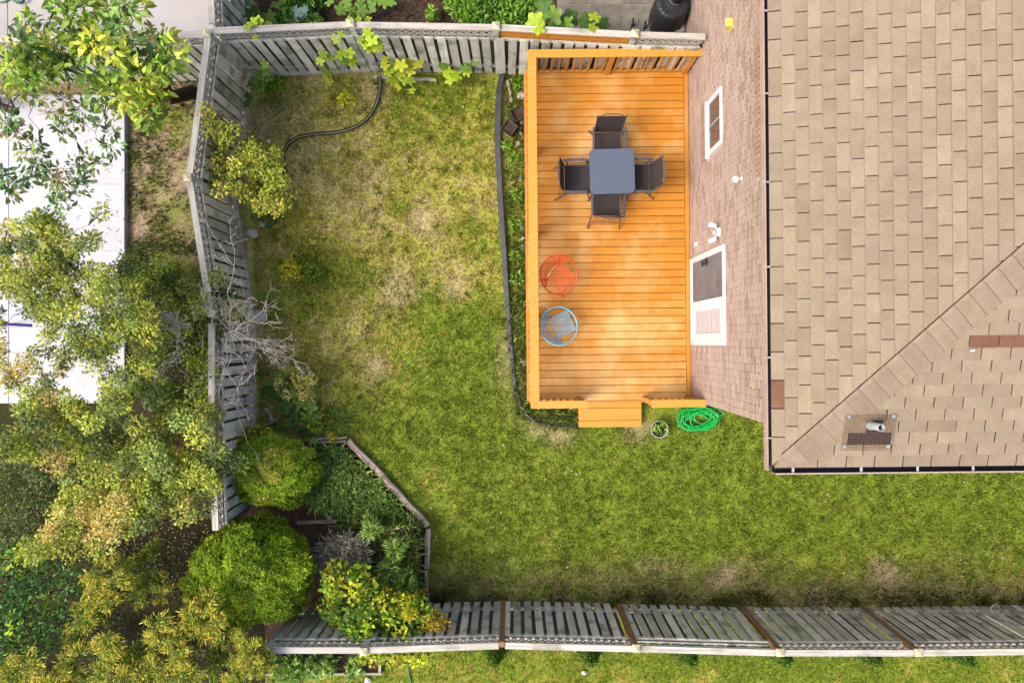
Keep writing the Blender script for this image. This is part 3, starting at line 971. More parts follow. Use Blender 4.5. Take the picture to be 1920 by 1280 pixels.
p = wall_at(1306, 458, .015)
db = thing('switch_box', 'narrow white switch box low on the wall beside the patio door', 'switch', ROT @ T(*p))
m = MB(); m.box((p.x - .008, p.y, p.z), (.035, .075, .12)); m.obj('cover', white_paint, db, ROT, bevel=.005)
m = MB(); m.box((p.x - .03, p.y, p.z + .01), (.012, .025, .04)); m.obj('rocker', white_paint, db, ROT)

# ================================================================ THE DECK
ZD, ZR = .5, 1.40
DX0, DX1, DY0, DY1 = .30, WX - .02, -1.08, 4.86
deck = thing('deck', 'orange stained timber deck with railings and two steps against the house', 'deck', ROT @ T(DX0, DY0, 0))
nb = 43
pw = (DY1 - DY0) / nb
for i in range(nb):
    y = DY0 + (i + .5) * pw
    L = DX1 - DX0 - .085
    piece('deck_board', (L, pw - .009, .028), ROT @ frame((DX0 + L / 2, y, ZD - .014 + rnd.uniform(-.001, .001)), (1, rnd.uniform(-.0012, .0012), 0)), board_mat, deck, .003)
piece('border_board', (DY1 - DY0, .075, .03), ROT @ frame((DX1 - .04, (DY0 + DY1) / 2, ZD - .013), (0, 1, 0)), stain_wood, deck)
for i in range(14):
    x = DX0 + .1 + i * .21
    piece('joist', (DY1 - DY0 - .1, .04, .14), ROT @ frame((x, (DY0 + DY1) / 2, ZD - .10), (0, 1, 0)), brown_wood, deck, 0)
piece('rim_board', (DY1 - DY0, .035, .2), ROT @ frame((DX0 - .02, (DY0 + DY1) / 2, ZD - .11), (0, 1, 0)), stain_wood, deck)
piece('rim_board', (DX1 - DX0, .035, .2), ROT @ frame(((DX0 + DX1) / 2, DY0 - .02, ZD - .11), (1, 0, 0)), stain_wood, deck)
piece('rim_board', (DX1 - DX0, .035, .2), ROT @ frame(((DX0 + DX1) / 2, DY1 + .02, ZD - .11), (1, 0, 0)), stain_wood, deck)
for i in range(40):                        # upright skirting boards under the left rim
    y = DY0 + .07 + i * .148
    if y > DY1: break
    piece('skirt_board', (.09, .02, .38), ROT @ frame((DX0 - .012, y, .19), (0, 1, 0)), stain_wood, deck)

CAPW, CT = .15, .035


def cap_rail(poly):
    m = MB(); m.prism(poly, ZR - CT, ZR); return m.obj('rail_cap', stain_cap, deck, ROT, bevel=.004)


xl0, xl1 = .302, .453
yt0, yt1 = 4.735, 4.87
yb0, yb1 = -1.125, -.998
xe1, xs1, xs2 = PH(1320, 100, ZR).x, PH(1102, 758, ZR).x, PH(1222, 758, ZR).x
g = .0015
cap_rail([(xl0, yb0 + g), (xl0, yt1 - g), (xl1 - g, yt0), (xl1 - g, yb1)])                        # left run, mitred
cap_rail([(xl0 + g, yt1), (xe1, yt1), (xe1, yt0), (xl1 + g, yt0)])                                # top run
cap_rail([(xl0 + g, yb0), (xl1 + g, yb1), (xs1, yb1), (xs1, yb0)])
cap_rail([(xs2, yb0), (xs2, yb1), (WX - .005, yb1), (WX - .005, yb0)])


def post(x, y, s=.09, ztop=ZR - CT, z0=0.02):
    piece('post', (s, s, ztop - z0), ROT @ T(x, y, (ztop + z0) / 2), stain_wood, deck, .004)


def rail_run(a, b, fixed, axis, posts):
    ps = sorted(posts)
    for q in ps:
        post(*((q, fixed) if axis == 'x' else (fixed, q)))
    for q0, q1 in zip(ps[:-1], ps[1:]):
        L = q1 - q0 - .092
        c = (q0 + q1) / 2
        fm = lambda z: ROT @ (frame((c, fixed, z), (1, 0, 0)) if axis == 'x' else frame((fixed, c, z), (0, 1, 0)))
        piece('bottom_rail', (L, .045, .06), fm(ZD + .085), stain_wood, deck)
        piece('top_rail', (L, .04, .06), fm(ZR - CT - .034), stain_wood, deck)
        n = max(1, round(L / .125))
        for i in range(n):
            t = q0 + .046 + (i + .5) * L / n
            w = (t, fixed) if axis == 'x' else (fixed, t)
            piece('baluster', (.036, .036, ZR - CT - .066 - ZD - .117), ROT @ T(w[0], w[1], (ZR - CT - .066 + ZD + .117) / 2), stain_wood, deck, .003)


yc = (yt0 + yt1) / 2 + .02
rail_run(0, 0, yc, 'x', [.375, 1.755, 3.14])
rail_run(0, 0, .375, 'y', [-1.055, .42, 1.89, 3.36, yc])
rail_run(0, 0, -1.055, 'x', [.376, xs1 - .06])
rail_run(0, 0, -1.055, 'x', [xs2 + .05, 3.16])
# two steps
for k_, (y1_, zz) in enumerate(((-1.105, .335), (-1.355, .17))):
    x0, x1 = PH(1085, 780, zz).x, PH(1203, 780, zz).x
    for j in range(2):
        piece('step_tread', (x1 - x0, .118, .035), ROT @ frame(((x0 + x1) / 2, y1_ - .062 - j * .124, zz - .018), (1, 0, 0)), stain_cap, deck, .004)
    piece('riser', (x1 - x0 - .04, .025, zz - .04), ROT @ frame(((x0 + x1) / 2, y1_ - .225, (zz - .036) / 2), (1, 0, 0)), stain_wood, deck)
    for s in (x0 + .02, x1 - .02):
        piece('stringer', (.24, .03, zz - .04), ROT @ frame((s, y1_ - .12, (zz - .037) / 2), (0, 1, 0)), stain_wood, deck)

# pale scuffs on the boards are wear in the wood: thin paint flecks left on it
fk = MB()
for _ in range(34):
    x, y = rnd.choice([(1210, 435), (1235, 412), (1190, 517), (1168, 490), (1217, 372), (1240, 466)])
    q = PH(x + rnd.gauss(0, 9), y + rnd.gauss(0, 10), ZD)
    fk.disc((0, 0, .002), .004 + rnd.random() * .007, 5, T(q.x, q.y, ZD) @ Matrix.Rotation(rnd.random() * 3, 4, 'Z') @ Matrix.Diagonal((rnd.uniform(.5, 2.2), .6, 1, 1)))
tag(fk.obj('paint_flecks', M('paint_fleck', alb(246, 222, 180), alb(236, 206, 160)), deck, ROT), kind='stuff')

# ================================================================ FENCES
FH = 1.8


def fence(name, label, pts, side, bays=None, brown=(), caps=None, z=FH, pitch=.19, kick=(), bw=.14):
    """pts: photo pixels of the top rail at height z; side +1: board face to the left of travel, -1: to the right"""
    W = [P(x, y, z) for x, y in pts]
    W = [Vector((w.x, w.y, 0)) for w in W]
    root = thing(name, label, 'fence', (W[0] + W[-1]) / 2)
    nb_ = len(W) - 1
    for i, w in enumerate(W):
        d = (W[min(i + 1, nb_)] - W[max(i - 1, 0)]).normalized()
        n_ = Vector((-d.y, d.x, 0)) * side
        if caps is not None and i not in caps and i not in brown: continue
        br = i in brown
        o = piece('post', (.09, .09, z + .02), frame(w + n_ * (.03 if br else .0) + Vector((0, 0, (z + .02) / 2)), d), brown_wood if br else grey_wood, root, .004)
        if caps is None or i in caps:
            m = MB()
            s = .062
            m.add([(-s, -s, 0), (s, -s, 0), (s, s, 0), (-s, s, 0), (-s, -s, .025), (s, -s, .025), (s, s, .025), (-s, s, .025), (0, 0, .065)],
                  [(3, 2, 1, 0), (0, 1, 5, 4), (1, 2, 6, 5), (2, 3, 7, 6), (3, 0, 4, 7), (4, 5, 8), (5, 6, 8), (6, 7, 8), (7, 4, 8)])
            m.obj('post_cap', cream_cap, o, frame(w + n_ * (.03 if br else 0) + Vector((0, 0, z + .024)), d))
    for i in range(nb_):
        a, b = W[i], W[i + 1]
        d = (b - a); L = d.length; d.normalize()
        n_ = Vector((-d.y, d.x, 0)) * side
        mid_ = (a + b) / 2
        lk = (bays or {}).get(i, 'grey')
        up = Vector((0, 0, 1))
        sag = rnd.uniform(-.012, .012)
        piece('cap_rail', (L - .1, .105, .034), frame(mid_ + up * (z - .02 + sag * .3), d), cap_wood, root, .004)
        if lk != 'open':
            piece('rail', (L - .1, .03, .05), frame(mid_ + up * (z - .066) + n_ * .012, d), grey_wood, root)
        piece('rail', (L - .1, .035, .06), frame(mid_ + up * (z - .36 + sag) + n_ * .03, d), cap_wood, root)
        piece('rail', (L - .1, .035, .06), frame(mid_ + up * (z - .36 + sag) - n_ * .03, d), grey_wood, root)
        piece('rail', (L - .1, .04, .085), frame(mid_ + up * .26, d), grey_wood, root)
        if i in kick:
            piece('kick_board', (L - .1, .035, .13), frame(mid_ + up * .07 + n_ * .045, d), cap_wood, root)
        if lk != 'open':
            m = MB()
            h0, h1 = z - .335, z - .09
            hh = h1 - h0
            st = .078 if lk == 'orange' else .125
            fm = frame(mid_, d)
            q = -L / 2 + .05
            for s in (1, -1):
                for k_ in range(int((L + hh) / st) + 1):
                    x = -L / 2 - hh / 2 + k_ * st
                    x0, x1 = (x - hh / 2, x + hh / 2) if s > 0 else (x + hh / 2, x - hh / 2)
                    za, zb = h0, h1
                    lim = L / 2 - .05
                    def cl(xa, za_, xb, zb_):
                        # clip the slat to the bay
                        pts_ = [(xa, za_), (xb, zb_)]
                        if max(xa, xb) < -lim or min(xa, xb) > lim: return None
                        out = []
                        for (xx, zz), (xo, zo) in ((pts_[0], pts_[1]), (pts_[1], pts_[0])):
                            if xx < -lim: t = (-lim - xx) / (xo - xx); xx, zz = -lim, zz + (zo - zz) * t
                            elif xx > lim: t = (lim - xx) / (xo - xx); xx, zz = lim, zz + (zo - zz) * t
                            out.append((xx, zz))
                        return out
                    c_ = cl(x0, za, x1, zb)
                    if not c_: continue
                    (xa, za), (xb, zb) = c_
                    dv = Vector((xb - xa, 0, zb - za)); ln = dv.length
                    if ln < .03: continue
                    yo = .005 * s
                    m.box((0, 0, 0), (ln, .008, .03), fm @ frame(((xa + xb) / 2, yo, (za + zb) / 2), dv, (0, 0, 1)))
            if m.v:
                tag(m.obj('lattice', stain_lattice if lk == 'orange' else cap_wood, root), kind='stuff')
        bh_ = z - .345
        for front in (1, -1):
            off = 0 if front > 0 else pitch / 2
            x = .075 + off
            while x < L - .06:
                j = rnd.uniform(-.006, .006)
                q = a + d * (x + j) + n_ * ((.055 if front > 0 else -.055)) + up * (bh_ / 2 + .05 + rnd.uniform(-.012, .008))
                tilt = rnd.gauss(0, .008)
                piece('board', (bh_, bw if front > 0 else .15, .017), frame(q, up + d * tilt, n_), grey_wood if front > 0 else grey_wood_shaded, root, .002)
                x += pitch
    return root


fence('fence', 'grey board fence with lattice top along the top of the yard', [(392, 58), (658, 46), (930, 51), (1190, 65), (1329, 69)], -1,
      bays={2: 'orange'}, caps=(1, 2, 3), kick=(0,))
fence('fence', 'weathered grey lattice-topped fence along the left side of the yard', [(390, 64), (354, 334), (396, 600), (396, 815), (404, 1000)], 1,
      caps=(0, 1, 3), kick=(0, 1, 2))
fence('fence', 'long slatted grey fence with brown posts along the bottom of the yard', [(500, 1219), (683, 1219), (941, 1210), (1192, 1216), (1461, 1224), (1720, 1224), (1978, 1221), (2270, 1216)], 1,
      bays={3: 'open'}, brown=(2, 3, 4, 5), caps=(0, 1, 3, 4, 5, 6, 7), pitch=.185, bw=.122)
fence('fence', 'grey fence behind the leafy tree at the upper left corner', [(388, 64), (130, 70), (-130, 75), (-340, 80)], 1, caps=(1, 2, 3))
fence('fence', 'short grey fence between concrete pad and vegetable bed at the top', [(397, 50), (393, -60), (390, -160)], -1, caps=(1, 2))

# ================================================================ DECK FURNITURE AND GARDEN THINGS
tc_ = PH(1148, 321, ZD + .72)
table = thing('patio_table', 'square grey-blue patio table with rounded corners on the deck', 'table', ROT @ T(tc_.x, tc_.y, ZD))
TW, TR = .765, .09
poly = []
for cx, cy, a0 in ((1, 1, 0), (-1, 1, 90), (-1, -1, 180), (1, -1, 270)):
    for i in range(7):
        a = math.radians(a0 + i * 15)
        poly.append((cx * (TW / 2 - TR) + TR * math.cos(a), cy * (TW / 2 - TR) + TR * math.sin(a)))
tb = ROT @ T(tc_.x, tc_.y, 0) @ Matrix.Rotation(math.radians(1.2), 4, 'Z')
m = MB(); m.prism(poly, ZD + .70, ZD + .72); m.obj('table_top', table_mat, table, tb, bevel=.005)
m = MB(); m.prism([(x * .985, y * .985) for x, y in poly], ZD + .665, ZD + .699); m.obj('apron', chair_metal, table, tb)
for sx in (-1, 1):
    for sy in (-1, 1):
        m = MB(); m.tube([(sx * .31, sy * .31, ZD + .67), (sx * .34, sy * .34, ZD)], .016, 8); m.obj('leg', chair_metal, table, tb)


def sling_chair(label, x, y, ang):
    """local +Y is the front"""
    base = ROT @ T(x, y, ZD) @ Matrix.Rotation(math.radians(ang), 4, 'Z')
    c = thing('patio_chair', label, 'chair', base, 'sling chairs around the patio table')
    seat = [(.24, .42), (.1, .405), (-.08, .40), (-.2, .41)]
    m = MB()
    w = .225

    def sheet(prof, name, nrm):
        m = MB()
        vs = []
        for (yy, zz) in prof:
            vs += [(-w, yy, zz), (w, yy, zz)]
        k_ = len(prof)
        vs += [(vx + nrm[0] * 0, vy + nrm[1] * .008, vz + nrm[2] * .008) for vx, vy, vz in vs]
        fs = []
        for i in range(k_ - 1):
            fs += [(2 * i, 2 * i + 1, 2 * i + 3, 2 * i + 2), (2 * k_ + 2 * i + 2, 2 * k_ + 2 * i + 3, 2 * k_ + 2 * i + 1, 2 * k_ + 2 * i)]
            fs += [(2 * i + 2, 2 * k_ + 2 * i + 2, 2 * k_ + 2 * i, 2 * i), (2 * i + 1, 2 * k_ + 2 * i + 1, 2 * k_ + 2 * i + 3, 2 * i + 3)]
        fs += [(0, 2 * k_, 2 * k_ + 1, 1), (2 * k_ - 2, 2 * k_ - 1, 4 * k_ - 1, 4 * k_ - 2)]
        m.add(vs, fs)
        return m.obj(name, sling_mat, c, base)
    sheet(seat, 'seat', (0, 0, -1))
    sheet([(-.21, .42), (-.235, .55), (-.275, .74), (-.315, .93)], 'backrest', (0, -1, -.3))
    m = MB(); m.tube([(-.19, -.322, .925), (-.12, -.345, .945), (0, -.352, .95), (.12, -.345, .945), (.19, -.322, .925)], .011, 8); m.obj('top_bar', chair_metal, c, base)
    for s in (-1, 1):
        m = MB(); m.tube([(s * .235, .25, .415), (s * .235, -.2, .405), (s * .235, -.235, .55), (s * .238, -.322, .94)], .013, 8); m.obj('side_frame', chair_metal, c, base)
        m = MB()
        m.box((s * .275, -.0, .635), (.045, .34, .022)); m.box((s * .268, -.2, .632), (.04, .07, .02))
        m.obj('armrest', chair_metal, c, base, bevel=.006)
        m = MB(); m.tube([(s * .27, .14, .63), (s * .255, .2, .42), (s * .275, .27, .0)], .012, 8); m.obj('leg', chair_metal, c, base)
        m = MB(); m.tube([(s * .262, -.2, .63), (s * .245, -.14, .41), (s * .285, -.36, .0)], .012, 8); m.obj('leg', chair_metal, c, base)
    m = MB(); m.tube([(-.268, -.27, .17), (.268, -.27, .17)], .009, 6); m.obj('stretcher', chair_metal, c, base)
    m = MB(); m.tube([(-.235, .25, .415), (.235, .25, .415)], .012, 6); m.obj('front_bar', chair_metal, c, base)
    return c


q = lambda px, py: PH(px, py, ZD + .93)
kx = (H - ZD - .93) / F
a = q(1148, 219); sling_chair('dark sling patio chair above the table, its back towards the house fence', a.x, a.y - .31, 180)
a = q(1147, 403); sling_chair('dark sling patio chair below the table, back edge towards the steps', a.x - .005, a.y + .285, -2)
a = q(1049, 323); sling_chair('dark sling patio chair at the left of the table, nearest the lawn', a.x + .325, a.y + .01, -90)
a = q(1243, 321); sling_chair('dark sling patio chair at the right of the table, nearest the brick wall', a.x - .325, a.y + .01, 90)


def wire_chair(label, px, py, ang, material):
    o = PH(px, py, ZD + .62)
    base = ROT @ T(o.x, o.y, ZD) @ Matrix.Rotation(math.radians(ang), 4, 'Z')
    c = thing('wire_chair', label, 'chair', base, 'round wire chairs on the deck')
    R, RB, RC = .33, .255, .185
    zr = lambda y: .43 + .33 * (1 - (y + R) / (2 * R)) ** .9 if y < R else .43
    m = MB(); m.tube([(R * math.cos(t), R * math.sin(t), zr(R * math.sin(t) * .9999)) for t in np.linspace(0, 2 * math.pi, 48, endpoint=False)], .013, 8, closed=True)
    m.obj('rim', material, c, base, smooth=True)
    hw, yf, yb = .185, .25, -.11
    m = MB(); m.tube([(-hw, yf, .42), (hw, yf, .42), (hw, yb, .40), (-hw, yb, .40)], .009, 8, closed=True); m.obj('seat_frame', material, c, base)
    m = MB()
    ng = 17
    for i in range(1, ng):
        x = -hw + 2 * hw * i / ng
        m.box((x, (yf + yb) / 2, .409), (.0052, yf - yb, .004))
    for i in range(1, ng):
        y = yb + (yf - yb) * i / ng
        m.box((0, y, .412), (2 * hw, .0052, .004))
    tag(m.obj('seat_mesh', material, c, base), kind='stuff')
    # curved lower back rail and the wires that rise from it to the rim
    arc = [(RB * math.cos(t), RC * math.sin(t), .43) for t in np.linspace(math.radians(196), math.radians(344), 24)]
    m = MB(); m.tube(arc, .008, 8); m.obj('back_rail', material, c, base)
    m = MB()
    for t in np.linspace(math.radians(190), math.radians(350), 56):
        y = R * math.sin(t)
        m.tube([(RB * math.cos(t), RC * math.sin(t), .43), (R * .995 * math.cos(t), y * .995, zr(y))], .0034, 4, caps=False)
    for f in np.linspace(.1, .92, 6):
        m.tube([((RB + (R * .995 - RB) * f) * math.cos(t), (RC + (R * .995 - RC) * f) * math.sin(t), .43 + (zr(R * math.sin(t)) - .43) * f) for t in np.linspace(math.radians(190), math.radians(350), 24)], .0026, 4, caps=False)
    tag(m.obj('back_mesh', material, c, base), kind='stuff')
    for sx in (-1, 1):
        m = MB(); m.tube([(sx * hw, yb, .40), (sx * R * .8, -R * .58, zr(-R * .58))], .009, 6); m.obj('brace', material, c, base)
        m = MB(); m.tube([(sx * hw, yf, .42), (sx * (hw + .02), yf + .04, .0)], .01, 6); m.obj('leg', material, c, base)
        m = MB(); m.tube([(sx * hw, yb, .40), (sx * (hw + .02), yb - .09, .0)], .01, 6); m.obj('leg', material, c, base)
    return c


wire_chair('round orange wire mesh chair near the left deck rail', 1048, 515, -128, orange_metal)
wire_chair('round light blue wire mesh chair beside the orange one', 1048, 611, -66, blue_metal)

# ---- green hose heap
hr = random.Random(3)
pts = []
cx, cy = P(1308, 786).x, P(1308, 786).y
t = 0
ox, oy, rr = 0, 0, .4
for k_ in range(15):
    ox2, oy2, r2 = hr.uniform(-.12, .12), hr.uniform(-.035, .05), hr.uniform(.2, .42)
    sq = hr.uniform(.42, .62); an = hr.uniform(-.5, .5)
    for i in range(26):
        f = i / 26
        a = 2 * math.pi * (f * 1.06)+ k_ * .4
        rad = rr + (r2 - rr) * f; x0, y0 = ox + (ox2 - ox) * f, oy + (oy2 - oy) * f
        u, v = rad * math.cos(a), rad * math.sin(a) * sq
        pts.append((cx + x0 + u * math.cos(an) - v * math.sin(an), cy + y0 + u * math.sin(an) + v * math.cos(an), .03 + .006 * k_ + .012 * math.sin(a * 3 + k_)))
    ox, oy, rr = ox2, oy2, r2
sm = []
for i in range(len(pts)):
    a = pts[max(0, i - 3):i + 4]
    sm.append(tuple(sum(p[j] for p in a) / len(a) for j in range(3)))
sm += [(cx + .5, cy + .12, .04), (P(1352, 770).x, P(1352, 770).y, .05), (3.19, -.95, .12)]
m = MB(); m.tube(sm, .0115, 6)
hose = thing('garden_hose', 'bright green garden hose heaped in loops by the house corner', 'hose', (cx, cy, 0))
m.obj('tube', hose_mat, hose, smooth=True)
m = MB(); m.tube([(3.19, -.95, .12), (3.2, -.95, .19)], .018, 8); m.obj('coupling', pipe_mat, hose)

# ---- pot
o = P(1236, 804, .22)
pot = thing('plant_pot', 'round pale plastic pot with a small plant beside the steps', 'pot', (o.x, o.y, 0))
m = MB(); m.lathe([(0, .0), (.115, .0), (.15, .24), (.162, .245), (.162, .262), (.148, .262), (.138, .18)], 28, T(o.x, o.y, 0)); m.obj('shell', M('pale_pot', alb(208, 210, 196), alb(188, 190, 176)), pot, smooth=False)
m = MB(); m.disc((o.x, o.y, .2), .139, 24); m.obj('soil', soil_mat, pot)


def sprig(parent, o, z, n, r, size, cols, name='leaves', material=None, up=.5, aspect=.5, hgt=.1, seed=None, dropstem=True):
    a = rng.random(n) * 6.283; d = r * np.sqrt(rng.random(n))
    pos = np.stack([o[0] + d * np.cos(a), o[1] + d * np.sin(a), z + hgt * rng.random(n) * (1.2 - d / r * .7)], 1)
    dirs = np.stack([np.cos(a), np.sin(a), .3 + 0 * a], 1)
    lo = leaf_cloud(name, pos, size * (.6 + .8 * rng.random(n)), pal(cols, n), parent, material or leaf_mat, aspect=aspect, up=up, dirs=dirs)
    return tag(lo, kind='stuff')


sprig(pot, (o.x + .01, o.y + .02), .22, 60, .1, .07, [(130, 170, 70), (96, 140, 56), (160, 190, 90), (70, 104, 44)], hgt=.12, up=.6)

# ---- two square black nursery pots in the strip beside the deck
for (px, py, an, lab) in ((970, 210, 25, 'square black nursery pot of soil, the upper of two beside the deck'), (957, 237, -38, 'square black nursery pot of soil, the lower of two beside the deck')):
    o = P(px, py, .22)
    bs = T(o.x, o.y, 0) @ Matrix.Rotation(math.radians(an), 4, 'Z') @ Matrix.Rotation(math.radians(9), 4, 'X')
    nq = thing('nursery_pot', lab, 'pot', T(o.x, o.y, 0), 'nursery pots')
    a, b, h, w = .095, .115, .24, .006
    m = MB()
    m.add([(-a, -a, 0), (a, -a, 0), (a, a, 0), (-a, a, 0), (-b, -b, h), (b, -b, h), (b, b, h), (-b, b, h), (-b + w, -b + w, h), (b - w, -b + w, h), (b - w, b - w, h), (-b + w, b - w, h), (-a + .01, -a + .01, .15), (a - .01, -a + .01, .15), (a - .01, a - .01, .15), (-a + .01, a - .01, .15)],
          [(3, 2, 1, 0)] + [(i, (i + 1) % 4, 4 + (i + 1) % 4, 4 + i) for i in range(4)] + [(4 + i, 4 + (i + 1) % 4, 8 + (i + 1) % 4, 8 + i) for i in range(4)] + [(8 + i, 8 + (i + 1) % 4, 12 + (i + 1) % 4, 12 + i) for i in range(4)])
    m.obj('shell', M('pot_plastic', alb(96, 96, 94), alb(66, 66, 66)), nq, bs)
    m = MB(); m.box((0, 0, .14), (2 * a - .004, 2 * a - .004, .06)); m.obj('soil', soil_mat, nq, bs)


# ---- black lawn edging
def smooth_path(pts, n=8):
    pts = [Vector(p) for p in pts]
    out = []
    for i in range(len(pts) - 1):
        p0, p1, p2, p3 = pts[max(i - 1, 0)], pts[i], pts[i + 1], pts[min(i + 2, len(pts) - 1)]
        for j in range(n):
            t = j / n
            out.append(.5 * ((2 * p1) + (p2 - p0) * t + (2 * p0 - 5 * p1 + 4 * p2 - p3) * t * t + (-p0 + 3 * p1 - 3 * p2 + p3) * t ** 3))
    return out + [pts[-1]]


def edging(label, pxs, w, h, material=edging_mat, lip=None):
    path = smooth_path([P(x, y, 0) for x, y in pxs])
    e = thing('lawn_edging', label, 'edging', path[len(path) // 2])
    m = MB()
    vs = []
    ws = w if isinstance(w, list) else [w] * len(path)
    for i, p in enumerate(path):
        d = (path[min(i + 1, len(path) - 1)] - path[max(i - 1, 0)]).normalized()
        nn = Vector((-d.y, d.x, 0))
        wi = np.interp(i / (len(path) - 1), np.linspace(0, 1, len(ws)), ws)
        vs += [p + nn * wi / 2 + Vector((0, 0, -.02)), p + nn * wi / 2 + Vector((0, 0, h)), p - nn * wi / 2 + Vector((0, 0, h * .6)), p - nn * wi / 2 + Vector((0, 0, -.02))]
    k_ = len(path)
    m.add(vs, [(4 * i + j, 4 * i + j + 1, 4 * i + j + 5, 4 * i + j + 4) for i in range(k_ - 1) for j in range(3)] + [(0, 3, 2, 1), (4 * k_ - 4, 4 * k_ - 3, 4 * k_ - 2, 4 * k_ - 1)])
    m.obj('strip', material, e)
    m = MB(); m.tube([vs[4 * i + 1] + Vector((0, 0, .004)) for i in range(k_)], .011, 6); m.obj('top_bead', lip or material, e, smooth=True)
    return e


edging('black plastic lawn edging running down beside the deck bed', [(942, 138), (936, 170), (934, 215), (933, 270), (936, 340), (940, 410), (945, 480), (950, 560), (955, 630), (962, 700), (970, 745), (990, 780), (1020, 792), (1055, 798), (1082, 799)], [.09, .11, .11, .1, .1, .09, .08, .065, .055, .05, .045], .085,
       lip=M('edging_bead', alb(66, 72, 64), alb(34, 38, 34)))
edging('curved black plastic edging round the corner bed at upper left', [(710, 146), (712, 168), (706, 195), (690, 222), (664, 240), (630, 249), (595, 252), (562, 258), (541, 272), (532, 295), (536, 330), (539, 362), (532, 392), (516, 415), (500, 428)], .05, .09,
       lip=M('edging_bead_pale', alb(150, 150, 132), alb(112, 112, 98)))


# ---- wooden borders
def log(name, label, a, b, w, h, z=0.0, material=log_wood, cat='log', zoff=.0):
    A, B = P(*a, h), P(*b, h)
    d = B - A; L = d.length
    root = thing(name, label, cat, ((A + B) / 2).to_tuple()[:2] + (0,))
    m = MB()
    fm = frame((A + B) / 2 - Vector((0, 0, h / 2)), d)
    nseg = max(4, int(L / .15))
    ring = []
    r_ = random.Random(sum(map(ord, label)))
    for i in range(nseg + 1):
        x = -L / 2 + L * i / nseg
        j = r_.uniform(-.012, .012); s = r_.uniform(.88, 1.08)
        ring.append([(x, -w / 2 * s + j, -h / 2), (x, -w / 2 * s + j, h / 2 * .8), (x, -w / 4 + j, h / 2), (x, w / 4 + j, h / 2 * .96), (x, w / 2 * s + j, h / 2 * .75), (x, w / 2 * s + j, -h / 2)])
    vs = [p for r0 in ring for p in r0]
    m.add(vs, [(6 * i + j, 6 * i + (j + 1) % 6, 6 * i + 6 + (j + 1) % 6, 6 * i + 6 + j)[::-1] for i in range(nseg) for j in range(6)] + [tuple(range(6)), tuple(range(6 * nseg + 5, 6 * nseg - 1, -1))])
    m.obj('timber', material, root, fm)
    # the split along its top
    sp = MB()
    for i in range(3):
        sp.box((r_.uniform(-.3, .3) * L, r_.uniform(-.25, .25) * w, h * .47), (L * r_.uniform(.12, .3), .006, .012), fm)
    sp.obj('split', bark_dark, root)
    return root


log('border_log', 'long split timber edging the corner bed diagonally', (652, 826), (802, 986), .11, .13)
log('border_log', 'short weathered timber edging the right side of the corner bed', (802, 992), (799, 1066), .1, .12)
log('border_log', 'half-buried timber at the foot of the bed by the bottom fence', (798, 1068), (802, 1135), .06, .06)
log('border_log', 'pale timber at the top of the corner bed, upper of two', (592, 822), (650, 820), .045, .1)
log('border_log', 'pale timber at the top of the corner bed, lower of two', (594, 830), (648, 827), .04, .08)
log('border_log', 'split plank lying in soil between the two globe shrubs', (556, 979), (631, 977), .06, .06)
log('border_log', 'broken plank leaning in soil above the upper globe shrub', (497, 765), (512, 790), .07, .1)
log('border_log', 'narrow crossing stake in soil above the upper globe shrub', (490, 800), (520, 786), .035, .14)
log('border_log', 'thin plank on soil at the foot of the top fence', (700, 143), (818, 149), .05, .05, material=cap_wood)
log('border_log', 'flat stake lying in the strip between edging and deck', (951, 150), (960, 192), .05, .05)
# the raised bed beyond the bottom fence
rb = thing('raised_bed', 'timber-edged vegetable bed beyond the bottom fence', 'garden bed', P(606, 1242))
A, B = P(498, 1263, .1), P(716, 1262, .1)
piece('bed_board', ((B - A).length, .035, .14), frame((A + B) / 2 - Vector((0, 0, .05)), B - A), cap_wood, rb)
A, B = P(712, 1232, .1), P(712, 1259, .1)
piece('bed_board', ((B - A).length, .045, .14), frame((A + B) / 2 - Vector((0, 0, .05)), B - A), cap_wood, rb)
m = MB(); m.box((P(605, 1205).x, P(605, 1205).y - .02, .03), (2.1, 1.0, .06)); m.obj('soil', soil_mat, rb)

# ---- stones in the strip and a pale rock by the left fence
def stone(px, py, r, label, flat=.5, group='stones in the strip beside the deck', z=0):
    s = random.Random(px * 31 + py)
    bm = bmesh.new(); bmesh.ops.create_icosphere(bm, subdivisions=2, radius=r)
    for v in bm.verts:
        k_ = 1 + s.uniform(-.1, .1)
        v.co = Vector((v.co.x * k_ * 1.15, v.co.y * k_, v.co.z * flat * k_))
    me = bpy.data.meshes.new('stone'); bm.to_mesh(me); bm.free(); me.shade_smooth(); me.materials.append(stone_mat)
    o = P(px, py, z)
    return tag(put(bpy.data.objects.new('stone', me), None, T(o.x, o.y, z + r * flat * .4) @ Matrix.Rotation(s.random() * 3, 4, 'Z')), label, 'stone', group)


st = [(977, 180, .085, 'large rounded stone in the strip beside the upper nursery pot'), (978, 228, .06, 'pale stone between the two nursery pots and the deck'),
      (976, 250, .045, 'small pale stone just below the nursery pots'), (971, 270, .055, 'rounded stone in weeds left of the sling chairs'),
      (966, 275, .03, 'smallest stone in the weeds below the nursery pots'), (975, 620, .042, 'bright white stone in the strip beside the blue chair'),
      (965, 655, .045, 'cream stone in the strip just below the blue chair'), (983, 665, .035, 'small grey stone against the deck below the blue chair'),
      (981, 682, .075, 'large mossy stone in the strip near the lower deck end'), (978, 425, .04, 'upper pale stone of a row beside the deck above the orange chair'),
      (981, 447, .04, 'middle pale stone of a row beside the deck above the orange chair'), (981, 462, .035, 'lower pale stone of a row beside the deck above the orange chair'),
      (975, 335, .045, 'pale stone in weeds beside the deck level with the table'), (986, 727, .04, 'stone beside the lower left deck corner')]
for s in st: stone(*s)
stone(486, 592, .13, 'pale rock at the foot of the left fence', .6, None)
